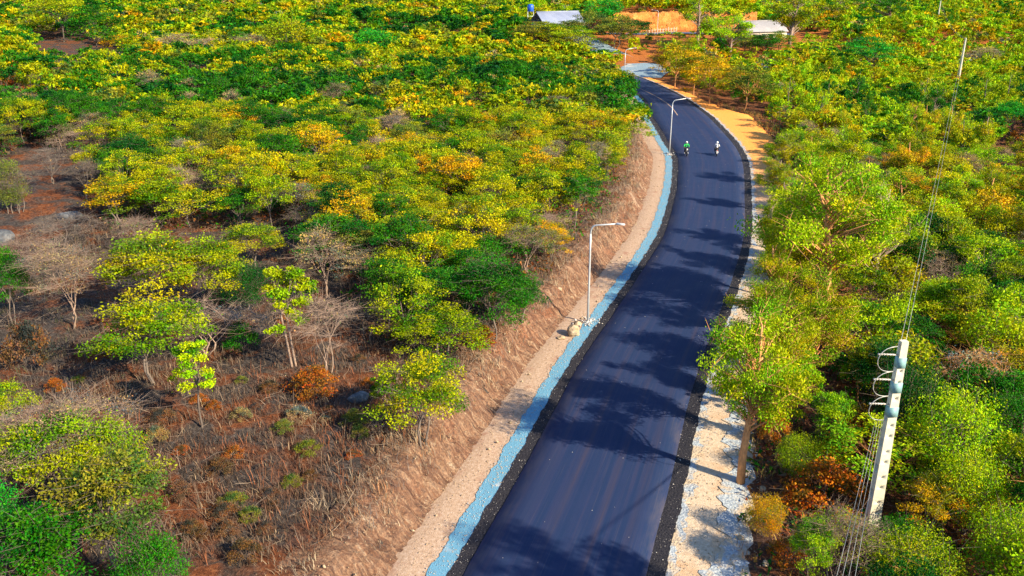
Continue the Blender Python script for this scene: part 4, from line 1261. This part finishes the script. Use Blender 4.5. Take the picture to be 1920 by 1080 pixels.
same = {}
for o_ in C.objects:
    if o_.get('group') == 'dry weed clumps on the open slope': same.setdefault(o_['label'], []).append(o_)
for lab_, os_ in same.items():
    if 1 < len(os_) <= 12:
        os_.sort(key=lambda q: proj(q.location.x, q.location.y, q.location.z)[0])
        for k, q in enumerate(os_):
            q['label'] = lab_ + (', leftmost' if k == 0 else (', rightmost' if k == len(os_) - 1 else ', %s from left' % ORD[k]))

# ------------------------------------------------------------------ rocks
def rock(name, px, py, size, mat, label, seed, sq=(1, .8, .7), cuts=5):
    x, y, z = pick(px, py)
    rng = np.random.default_rng(seed)
    mb = MB(); mb.sphere((0, 0, 0), 1.0, 18, 12)
    V, Q, T = mb.arrays()
    for _ in range(cuts * 2):
        n = unit(rng.standard_normal(3)); dcut = rng.uniform(.62, .9)
        ex = np.clip(V @ n - dcut, 0, None); V = V - ex[:, None] * n[None] * .92
    V = V * np.array(sq) * size + rng.normal(0, .012, V.shape) * size
    a = rng.uniform(0, 6.28)
    V = V @ np.array([[math.cos(a), math.sin(a), 0], [-math.sin(a), math.cos(a), 0], [0, 0, 1]])
    o = link(name, mesh_from(name, V, Q, None, [mat], smooth=False))
    o.location = (x, y, z + size * sq[2] * .45)
    tag(o, label, 'rock')
rock('boulder', 8, 455, .85, M['rock_grey'], 'round blue-grey boulder at the left picture edge', 1, (1, .9, .8), 3)
rock('rock', 130, 412, 1.0, M['rock_grey'], 'flat pale grey rock lying in the gap of the left woodland', 2, (1.1, .7, .5))
rock('rock', 672, 755, .6, M['rock_grey'], 'angular grey-brown rock on the dry slope left of the yellow-green tree', 3, (1, .7, .6), 8)
rock('rock', 1075, 630, .62, M['rock_tan'], 'yellowish block at the foot of the first street lamp', 5, (.9, .8, .8))
rock('rock', 1083, 611, .32, M['rock_tan'], 'small pale stone on top of the bank foot by the first lamp', 6, (1, .8, .7))
rock('rock', 1052, 636, .3, M['rock_tan'], 'small dark stone left of the yellowish block', 7, (1, .8, .5))
rock('rock', 1388, 1012, .17, M['rock_tan'], 'pale stone lying on the blue gravel spill near the bottom', 8)
rock('rock', 1435, 1060, .2, M['rock_tan'], 'stone at the edge of the gravel spill close to the bottom', 9)
rock('rock', 1430, 922, .2, M['rock_tan'], 'orange-brown stone right of the nearest orange stem', 10)
rock('rock', 1047, 547, .28, M['rock_tan'], 'pale rock in the face of the cut bank left of the first lamp', 13, (1, .8, .6))

# ------------------------------------------------------------------ street lamps
def street_lamp(x, y, z, arm_dir, label, Hh=7.1, arm=1.75):
    e = empty('street_lamp', (x, y, z), math.atan2(arm_dir[1], arm_dir[0]))
    tag(e, label, 'street lamp', 'street lamps along the new road')
    p = MB()
    p.tube([(0, 0, -.2), (0, 0, 2.5), (0, 0, 5.0), (0, 0, Hh - .75)], [.085, .075, .065, .055], 10)
    p.build('pole', M['galv'], e, smooth=True)
    a = MB()
    pts = [(0, 0, Hh - .78)]
    for t in np.linspace(0, 1, 7):
        pts.append((.42 * (1 - math.cos(t * 1.40)), 0, Hh - .70 + .62 * math.sin(t * 1.40) * .95))
    pts.append((arm - .1, 0, Hh + .10))
    a.tube(pts, .048, 8); a.build('arm', M['galv'], e, smooth=True)
    h = MB(); h.box((arm + .22, 0, Hh + .13), (.62, .24, .09), 0, .82)
    hd = h.build('lamp_head', M['lampgrey'], e)
    l = MB(); l.box((arm + .25, 0, Hh + .078), (.44, .17, .012)); l.build('lens', M['lens'], hd)
    b = MB(); b.box((0, 0, .03), (.42, .42, .05)); b.box((0, 0, .10), (.2, .2, .10), 0, .6)
    for sx in (-1, 1):
        for sy in (-1, 1): b.tube([(sx * .16, sy * .16, .05), (sx * .16, sy * .16, .11)], .018, 6)
    b.build('base_plate', M['galv'], e)
    return e
tn = lambda yv: ROAD_N[int(np.argmin(np.abs(ROAD[:, 1] - yv)))]
street_lamp(5.21, 54.12, .03, tn(54), 'nearest grey street lamp with bent arm, standing on the shade-blue gravel strip')
street_lamp(20.45, 109.9, .03, tn(110), 'middle street lamp beside the green-clad motorcyclist')
street_lamp(23.1, 179.4, .1, tn(179), 'small far street lamp with bent arm by the junction')
street_lamp(44.2, 270.4, gz(44.2, 270.4) + .05, (-1, .2), 'farthest street lamp in front of the orange bank, arm to the left')
# rubble of pale concrete thrown up around the lamp feet
for (lx, ly, lab) in ((5.21, 54.12, 'broken pale concrete heaped round the foot of the nearest street lamp'), (20.45, 109.9, 'broken pale concrete round the foot of the middle street lamp')):
    q = np.random.default_rng(int(ly))
    n = 60
    ang_ = q.uniform(0, 6.28, n); rr = q.uniform(.12, 1.0, n) ** 1.1
    stones('concrete_rubble', lx + rr * np.cos(ang_) * 1.2, ly + rr * np.sin(ang_), np.full(n, .09), q.uniform(.04, .13, n), M['chip'], q, lab)

# ------------------------------------------------------------------ power poles and lines
def power_pole(x, y, z, Hp, face, label, detail, group='concrete power poles'):
    """perforated concrete pole; local +x looks at the camera"""
    e = empty('power_pole', (x, y, z), face)
    tag(e, label, 'power pole', group)
    wb, wt, db, dt_ = .56, .29, .40, .24                       # width (local y) and depth (local x) at foot and top
    W = lambda h: wb + (wt - wb) * h / Hp
    Dp = lambda h: db + (dt_ - db) * h / Hp
    mb = MB()
    if not detail:
        for h0, h1 in zip(np.linspace(0, Hp, 5)[:-1], np.linspace(0, Hp, 5)[1:]):
            a = [(sx * Dp(h0) / 2, sy * W(h0) / 2, h0) for sx, sy in ((-1, -1), (1, -1), (1, 1), (-1, 1))]
            b = [(sx * Dp(h1) / 2, sy * W(h1) / 2, h1) for sx, sy in ((-1, -1), (1, -1), (1, 1), (-1, 1))]
            mb.add(a + b, [(0, 1, 5, 4), (1, 2, 6, 5), (2, 3, 7, 6), (3, 0, 4, 7)])
        t = [(sx * Dp(Hp) / 2, sy * W(Hp) / 2, Hp) for sx, sy in ((-1, -1), (1, -1), (1, 1), (-1, 1))]
        mb.add(t, [(0, 1, 2, 3)])
        mb.build('shaft', M['concrete'], e)
        return e
    holes = [h for k in range(6) for h in (1.3 + k * 1.25, 1.3 + k * 1.25 + .50)]
    cuts = [0.0]
    for h in holes: cuts += [h - .14, h + .14]
    cuts.append(Hp)
    for i_, (h0, h1) in enumerate(zip(cuts[:-1], cuts[1:])):
        hole = i_ % 2 == 1
        def corner(h, sx, sy): return np.array([sx * Dp(h) / 2, sy * W(h) / 2, h])
        for sx in (1, -1):
            A, B, C_, D_ = corner(h0, sx, -1), corner(h0, sx, 1), corner(h1, sx, 1), corner(h1, sx, -1)
            if hole:
                ring = [A, (A + B) / 2, B, (B + C_) / 2, C_, (C_ + D_) / 2, D_, (D_ + A) / 2]
                m = (A + B + C_ + D_) / 4
                oc = [m + np.array([0, .052 * math.cos(q), .052 * math.sin(q)]) for q in [R_(-135 + 45 * j) for j in range(8)]]
                inn = [v - np.array([sx * Dp(h0) * .46, 0, 0]) for v in oc]
                Qs = [(j, (j + 1) % 8, 8 + (j + 1) % 8, 8 + j) for j in range(8)] + [(8 + j, 8 + (j + 1) % 8, 16 + (j + 1) % 8, 16 + j) for j in range(8)]
                mb.add(ring + oc + inn, Qs, [(16, 17 + j, 18 + j) for j in range(6)])
            else:
                mb.add([A, B, C_, D_], [(0, 1, 2, 3)])
        for sy in (1, -1):
            A, B, C_, D_ = corner(h0, -1, sy), corner(h0, 1, sy), corner(h1, 1, sy), corner(h1, -1, sy)
            m = (A + B + C_ + D_) / 4
            if not hole and h1 - h0 > .3:
                ins = [m + (v - m) * np.array([.62, 1, .86]) for v in (A, B, C_, D_)]
                dep = [v - np.array([0, sy * W(h0) * .2, 0]) for v in ins]
                mb.add([A, B, C_, D_] + ins + dep, [(j, (j + 1) % 4, 4 + (j + 1) % 4, 4 + j) for j in range(4)] + [(4 + j, 4 + (j + 1) % 4, 8 + (j + 1) % 4, 8 + j) for j in range(4)] + [(8, 9, 10, 11)])
            else:
                mb.add([A, B, C_, D_], [(0, 1, 2, 3)])
    t = [(sx * Dp(Hp) / 2, sy * W(Hp) / 2, Hp) for sx, sy in ((-1, -1), (1, -1), (1, 1), (-1, 1))]
    mb.add(t, [(0, 1, 2, 3)])
    mb.build('shaft', M['concrete'], e)
    return e

PX, PY = pick(1631, 1000)[:2]
PZ = gz(PX, PY) - .1
zz = np.linspace(5, 16, 800); _, pyy, _ = proj(PX, PY, zz)
POLE_H = float(zz[int(np.argmin(np.abs(pyy - 639)))] - PZ)
FACE = math.atan2(-1.0, 0.10)
pole1 = power_pole(PX, PY, PZ, POLE_H, FACE, 'large near concrete power pole with round holes and three looped cables, right foreground', True)
lf = np.array([-math.sin(FACE), math.cos(FACE), 0.0]); fw = np.array([math.cos(FACE), math.sin(FACE), 0.0])
if (lf @ np.array([1, 0, 0])) > 0: lside = -1
else: lside = 1
BR = []
for k in range(3):
    h = POLE_H - .62 - k * 1.12
    w = .29 + .026 * (POLE_H - h)
    d_ = .26 + .018 * (POLE_H - h)
    b = MB(); b.box((0, 0, h - .32), (d_ + .03, w + .03, .46)); b.build('clamp_band', M['band'], pole1)
    ins = MB()
    y0 = lside * w / 2
    ins.tube([(0, y0, h), (0, y0 + lside * .82, h + .08)], [.035, .028], 8)
    for j in range(6):
        yc = y0 + lside * (.22 + j * .12)
        ins.tube([(0, yc, h + .02 + j * .01), (0, yc + lside * .03, h + .02 + j * .01)], [.052, .045], 8)
    ins.build('insulator', M['porcelain'], pole1)
    tip = np.array([0, y0 + lside * .82, h + .08])
    lp = MB()
    pts = []
    for t in np.linspace(0, 1, 13):
        q = math.pi * (t - .5)
        pts.append((0.03 + .1 * math.sin(t * 3.14), y0 + lside * (.05 + .85 * math.cos(q) ** .75 if abs(math.cos(q)) > 1e-6 else .05), h + .10 - .26 - .56 * math.sin(q)))
    lp.tube(pts, .017, 6); lp.build('jumper_cable', M['cable'], pole1, smooth=True)
    BR.append(np.array([PX, PY, PZ]) + fw * 0.05 + lf * (y0 + lside * .14) + np.array([0, 0, h - .62]))
TOP1 = np.array([PX, PY, PZ + POLE_H])
p2x, p2y = 100.0, 187.0
p2y = 186.0; p2x = (1811 - 960) / FOC * (p2y * math.cos(PITCH) + 14.3 * math.sin(PITCH))
p2z = gz(p2x, p2y)
zz = np.linspace(3, 20, 800); _, pyy, _ = proj(p2x, p2y, zz)
H2 = float(zz[int(np.argmin(np.abs(pyy - 71)))] - p2z)
power_pole(p2x, p2y, p2z, H2, math.atan2(-p2y, -p2x), 'white middle-distance power pole rising from the right woodland', False)
p3y = 300.0; p3x = (1762 - 960) / FOC * (p3y * math.cos(PITCH) + 13 * math.sin(PITCH)); p3z = gz(p3x, p3y)
zz = np.linspace(3, 30, 800); _, pyy, _ = proj(p3x, p3y, zz)
H3 = float(zz[int(np.argmin(np.abs(pyy - 3)))] - p3z)
power_pole(p3x, p3y, p3z, max(H3, 8), math.atan2(-p3y, -p3x), 'farthest power pole near the top edge, right', False)

def wire(a, b, sag, r, label, group, n=28):
    a = np.asarray(a, float); b = np.asarray(b, float)
    t = np.linspace(0, 1, n)[:, None]
    P_ = a + (b - a) * t; P_[:, 2] -= sag * 4 * (t[:, 0] * (1 - t[:, 0]))
    m = MB(); m.tube(P_, r, 5)
    o_ = m.build('power_line', M['cable'], None, smooth=True)
    tag(o_, label, 'power line', group)
TOP2 = np.array([p2x, p2y, p2z + H2 - .2]); TOP3 = np.array([p3x, p3y, p3z + max(H3, 8) - .2])
for k, off in enumerate((-.10, .10)):
    wire(TOP1 + np.array([off, 0.05, -.06]), TOP2 + np.array([off * 2.4, 0, 0]), 2.6, .008, ('left', 'right')[k] + ' cable of the pair running from the near pole head to the middle pole', 'overhead cables of the power line')
    wire(TOP2 + np.array([off * 2, 0, 0]), TOP3 + np.array([off * 2, 0, 0]), 2.0, .010, ('left', 'right')[k] + ' cable of the pair between the middle pole and the farthest pole', 'overhead cables of the power line')
ground_end = np.array([9.2, 14.0, 8.2])
rr = ray(1590, 1075)
for k, off in enumerate((-.20, -.06, .08, .22)):
    a = BR[2] + lf * lside * (.05 + .10 * k) + np.array([0, 0, -.05 * k])
    # they run towards the camera, to the next pole below the picture
    q = np.array([0, 0, CAM_H]) + ray(1584 - 13 * (k - 1.5), 1080) * 21.0
    b = a + (q - a) * 1.7
    wire(a, b, .45 + .1 * k, .0065, ('rightmost', 'second from right', 'third from right', 'leftmost')[k] + ' of four cables slanting from near pole to bottom edge', 'overhead cables of the power line')

# ------------------------------------------------------------------ motorcycles and riders
def torus(mb, c, R0, r, nu=18, nv=8, axis=1):
    V, Q = [], []
    for a in range(nu):
        t = 2 * math.pi * a / nu
        for b in range(nv):
            p = 2 * math.pi * b / nv
            rr_ = R0 + r * math.cos(p)
            V.append((c[0] + rr_ * math.cos(t), c[1] + r * math.sin(p), c[2] + rr_ * math.sin(t)))
    for a in range(nu):
        for b in range(nv):
            Q.append((a * nv + b, ((a + 1) % nu) * nv + b, ((a + 1) % nu) * nv + (b + 1) % nv, a * nv + (b + 1) % nv))
    mb.add(V, Q)

def motorcycle(x, y, z, rz, paint, label):
    e = empty('motorcycle', (x, y, z), rz)
    tag(e, label, 'motorcycle')
    for wx in (.64, -.62):
        t = MB(); torus(t, (wx, 0, .30), .245, .058)
        w = t.build('wheel', M['black'], e, smooth=True)
        r = MB(); torus(r, (wx, 0, .30), .185, .018, 18, 6)
        r.tube([(wx, -.06, .30), (wx, .06, .30)], .045, 8)
        for k in range(6):
            q = k * math.pi / 3
            r.tube([(wx, 0, .30), (wx + .185 * math.cos(q), 0, .30 + .185 * math.sin(q))], .012, 4)
        r.build('rim', M['engine'], w)
    f = MB()
    for sy in (-.075, .075):
        f.tube([(.64, sy, .30), (.50, sy, .70), (.43, sy, .92)], [.026, .026, .022], 8)
    f.build('fork', M['engine'], e, smooth=True)
    h = MB(); h.tube([(.32, -.36, .98), (.40, -.16, 1.0), (.43, 0, .95), (.40, .16, 1.0), (.32, .36, .98)], .016, 6)
    for sy in (-1, 1):
        h.tube([(.40, sy * .22, 1.0), (.42, sy * .30, 1.17)], .008, 5); h.sphere((.42, sy * .32, 1.19), .055, 8, 5, (.3, 1, .75))
    h.build('handlebar', M['black'], e)
    b = MB()
    b.tube([(.42, 0, .80), (.30, 0, .84), (.05, 0, .80), (-.05, 0, .70)], [.07, .15, .15, .09], 10)
    b.tube([(-.25, 0, .66), (-.55, 0, .72), (-.82, 0, .78)], [.12, .11, .05], 8)
    for sy in (-.13, .13): b.tube([(-.2, sy, .5), (-.45, sy, .55), (-.6, sy, .62)], [.05, .07, .03], 6)
    b.build('tank_and_fairing', paint, e, smooth=True)
    g = MB(); g.box((.08, 0, .42), (.36, .24, .30), 0, .8); g.tube([(.2, 0, .62), (.02, 0, .5)], .08, 8); g.tube([(.25, .12, .34), (.1, .16, .24), (-.75, .17, .34)], [.025, .03, .045], 8)
    g.tube([(-.62, .1, .30), (-.1, .08, .42)], .03, 6); g.tube([(-.62, -.1, .30), (-.1, -.08, .42)], .03, 6)
    g.build('engine', M['engine'], e)
    s = MB(); s.tube([(.0, 0, .80), (-.2, 0, .78), (-.5, 0, .81), (-.78, 0, .85)], [.07, .13, .13, .08], 8)
    s.build('seat', M['black'], e, smooth=True)
    m = MB()
    for cx in (.64, -.62):
        pts = [(cx + .32 * math.cos(a), 0, .30 + .32 * math.sin(a)) for a in np.linspace(.3 if cx > 0 else .9, 2.2 if cx > 0 else 2.9, 8)]
        m.tube(pts, .06, 6)
    m.build('mudguard', paint, e, smooth=True)
    l = MB(); l.sphere((.52, 0, .86), .10, 10, 7, (.7, 1, 1)); l.build('headlight', M['white'], e, smooth=True)
    l = MB(); l.box((-.86, 0, .76), (.05, .16, .08)); l.build('tail_light', M['tail'], e)
    return e

def skin_mesh(name, pts, edges, mat, parent, root=0, sub=2):
    me = bpy.data.meshes.new(name)
    me.from_pydata([p[:3] for p in pts], edges, [])
    me.materials.append(mat)
    o_ = link(name, me, parent)
    m = o_.modifiers.new('skin', 'SKIN')
    m.use_smooth_shade = True
    for i_, p in enumerate(pts):
        sv = me.skin_vertices[0].data[i_]
        sv.radius = (p[3], p[4] if len(p) > 4 else p[3]); sv.use_root = (i_ == root)
    s = o_.modifiers.new('subdivision', 'SUBSURF'); s.levels = sub; s.render_levels = sub
    return o_

def rider(x, y, z, rz, top, trousers, helmet, label):
    e = empty('person', (x, y, z), rz)
    tag(e, label, 'person')
    # seated figure: pelvis on the seat, back slightly bent, hands on the grips, feet on the pegs
    body = [(-.22, 0, .95, .13, .16), (-.20, 0, 1.12, .12, .15), (-.15, 0, 1.30, .12, .17), (-.10, 0, 1.43, .08, .09), (-.07, 0, 1.50, .055), (-.04, 0, 1.58, .085), (-.03, 0, 1.68, .095)]
    ed = [(0, 1), (1, 2), (2, 3), (3, 4), (4, 5), (5, 6)]
    for sy in (1, -1):
        n = len(body)
        body += [(-.12, sy * .19, 1.40, .065), (.02, sy * .29, 1.20, .05), (.22, sy * .33, 1.06, .042), (.32, sy * .33, 1.005, .04)]
        ed += [(3, n), (n, n + 1), (n + 1, n + 2), (n + 2, n + 3)]
        n = len(body)
        body += [(-.20, sy * .11, .90, .10), (.16, sy * .22, .83, .078), (.22, sy * .22, .72, .07), (.06, sy * .20, .42, .05), (.05, sy * .20, .33, .045), (.20, sy * .22, .30, .038)]
        ed += [(0, n), (n, n + 1), (n + 1, n + 2), (n + 2, n + 3), (n + 3, n + 4), (n + 4, n + 5)]
    skin_mesh('body', body, ed, M['skin'], e)
    jk = [(-.22, 0, .97, .155, .19), (-.20, 0, 1.12, .145, .185), (-.15, 0, 1.30, .145, .20), (-.11, 0, 1.43, .10, .115)]
    je = [(0, 1), (1, 2), (2, 3)]
    for sy in (1, -1):
        n = len(jk)
        jk += [(-.12, sy * .20, 1.40, .09), (.02, sy * .30, 1.20, .075), (.20, sy * .33, 1.075, .06)]
        je += [(3, n), (n, n + 1), (n + 1, n + 2)]
    skin_mesh('jacket', jk, je, top, e)
    tr = [(-.21, 0, .93, .15, .18)]; te = []
    for sy in (1, -1):
        n = len(tr)
        tr += [(-.18, sy * .12, .90, .12), (.16, sy * .22, .835, .10), (.22, sy * .22, .73, .09), (.07, sy * .20, .42, .07)]
        te += [(0, n), (n, n + 1), (n + 1, n + 2), (n + 2, n + 3)]
    skin_mesh('trousers', tr, te, trousers, e)
    for sy in (1, -1):
        s = MB(); s.tube([(.02, sy * .20, .36), (.08, sy * .21, .32), (.24, sy * .22, .30)], [.06, .065, .045], 8); s.build('shoe', M['shoe'], e, smooth=True)
    h = MB(); h.sphere((-.035, 0, 1.665), .145, 14, 9, (1.1, .95, 1.05), zmin=-.75)
    hm = h.build('helmet', helmet, e, smooth=True)
    v = MB(); v.sphere((.035, 0, 1.655), .115, 10, 5, (.85, .95, .55)); v.build('visor', M['black'], hm, smooth=True)
    return e

def on_road(px, py):
    r = ray(px, py); t = (0.14 - CAM_H) / r[2]
    q = r * t
    i_ = int(np.argmin((ROAD[:, 0] - q[0]) ** 2 + (ROAD[:, 1] - q[1]) ** 2))
    return q[0], q[1], math.atan2(ROAD_T[i_, 1], ROAD_T[i_, 0])
x, y, a = on_road(1286, 291)
motorcycle(x, y, .14, a + math.pi + .12, M['dkblue'], 'dark motorcycle coming towards the camera in the left lane')
rider(x, y, .14, a + math.pi + .12, M['green_cloth'], M['dark_cloth'], M['white'], 'person in bright green jacket and white helmet riding towards the camera')
x, y, a = on_road(1343, 291)
motorcycle(x, y, .14, a - .05, M['white'], 'white motorcycle with red tail light riding away in the right lane')
rider(x, y, .14, a - .05, M['white_cloth'], M['dark_cloth'], M['white'], 'person in white top and white helmet riding away from the camera')

# ------------------------------------------------------------------ far buildings, fences, tank
def shed(name, x, y, z, L, Wd, Hw, Hr, rz, label, roofmat, wallmat, mono=False):
    e = empty(name, (x, y, z), rz); tag(e, label, 'building')
    w = MB(); w.box((0, 0, Hw / 2 - .4), (L - .8, Wd - .8, Hw + .8)); w.build('wall', wallmat, e)
    n = 26
    r = MB()
    ys = (-Wd / 2, 0, Wd / 2) if not mono else (-Wd / 2, Wd / 2)
    zs = (Hw, Hw + Hr, Hw) if not mono else (Hw, Hw + Hr)
    xs = np.linspace(-L / 2, L / 2, n * 2 + 1)
    V = []; Q = []
    for i_, xx in enumerate(xs):
        dz = .07 if i_ % 2 else 0
        for yv, zv in zip(ys, zs): V.append((xx, yv, zv + dz + .03))
    k = len(ys)
    for i_ in range(len(xs) - 1):
        for j in range(k - 1): Q.append((i_ * k + j, (i_ + 1) * k + j, (i_ + 1) * k + j + 1, i_ * k + j + 1))
    r.add(V, Q); r.build('roof', roofmat, e)
    if not mono:
        rd = MB(); rd.tube([(-L / 2, 0, Hw + Hr + .12), (L / 2, 0, Hw + Hr + .12)], .12, 6); rd.build('ridge_cap', roofmat, e)
    for sx in (-.28, .1, .32):
        wd = MB(); wd.box((sx * L, -Wd / 2 + .38, Hw * .55), (1.2, .08, 1.0)); wd.build('window', M['black'], e)
    dr = MB(); dr.box((-.08 * L, -Wd / 2 + .38, 1.0), (1.0, .08, 2.0)); dr.build('door', M['dkblue'], e)
    return e
bx, by, bz = pick(1047, 32, 4.8)
shed('metal_roofed_shed', bx, by + 5, bz, 13.5, 12, 3.0, 3.0, .35, 'low building under a pale lavender metal roof at the top of the picture', M['roof'], M['wall'])
pale_roof = simple('weathered_roof', (.36, .345, .35), .7, 0, .15, .4)
bx, by, bz = pick(1420, 46, 3.6)
shed('pale_roofed_house', bx + 2, by + 3, bz - 1.0, 13, 10, 2.6, 2.8, .18, 'pale grey roofed house between tall green trees, top right of the road', pale_roof, M['wall'])
for px, lab, wd in ((838, 'pale far building at the top edge left of the metal roof', 12), (1190, 'pale far building at the top edge above the orange bank', 10), (1250, 'pale far house at the top edge right of the orange bank', 9)):
    yv = 400.0; xv = (px - 960) / FOC * (yv * math.cos(PITCH) + 10 * math.sin(PITCH))
    shed('far_house', xv, yv, gz(xv, yv) + 1.0, wd, 8, 5.4, 1.2, .1, lab, pale_roof, M['white'])
# blue tank on a stand
tx, ty, tz_ = pick(995, 15, 6.0)
e = empty('water_tank', (tx, ty, tz_)); tag(e, 'bright blue water tank on a stand rising from the woods at the top', 'water tank')
b = MB(); b.tube([(0, 0, 5.0), (0, 0, 5.15), (0, 0, 6.7), (0, 0, 7.0), (0, 0, 7.1)], [.85, .95, .95, .7, .25], 16); b.build('tank', M['tank'], e, smooth=True)
s = MB()
for sx in (-1, 1):
    for sy in (-1, 1): s.tube([(sx * .95, sy * .95, -.5), (sx * .85, sy * .85, 5.0)], .08, 6)
for zc in (1.8, 3.6):
    s.box((0, -.9, zc), (1.9, .06, .06)); s.box((0, .9, zc), (1.9, .06, .06)); s.box((-.9, 0, zc), (.06, 1.9, .06)); s.box((.9, 0, zc), (.06, 1.9, .06))
s.build('stand', M['galv'], e)
# post fences
def fence(p0, p1, n, Hf, mat, label, rail=True):
    e = empty('post_fence', (0, 0, 0)); tag(e, label, 'fence')
    P0, P1 = np.array(p0), np.array(p1)
    mid = (P0 + P1) / 2; e.location = (mid[0], mid[1], gz(*mid))
    z0 = e.location[2]
    frng = np.random.default_rng(n)
    for k in range(n):
        q = P0 + (P1 - P0) * k / (n - 1)
        zq = gz(*q) - z0
        b = MB(); b.tube([(q[0] - mid[0], q[1] - mid[1], zq - .3), (q[0] - mid[0] + frng.uniform(-.05, .05), q[1] - mid[1], zq + Hf * frng.uniform(.85, 1.1))], [.13, .11], 6)
        b.build('post', mat, e)
    if rail:
        for hh in (.35, .8):
            b = MB(); b.tube([(P0[0] - mid[0], P0[1] - mid[1], gz(*P0) - z0 + Hf * hh), (P1[0] - mid[0], P1[1] - mid[1], gz(*P1) - z0 + Hf * hh)], .05, 5); b.build('rail', mat, e)
fa, fb = pick(1212, 66)[:2], pick(1268, 62)[:2]
fence(fa, fb, 12, 1.7, M['postwood'], 'pale wooden post fence below the far road under the orange bank')
fa = (bx * 0 + 13.0, 291.0); fb = (23.0, 291.0)
fence(fa, fb, 9, 2.6, M['galv'], 'row of grey posts behind the lavender metal roof')
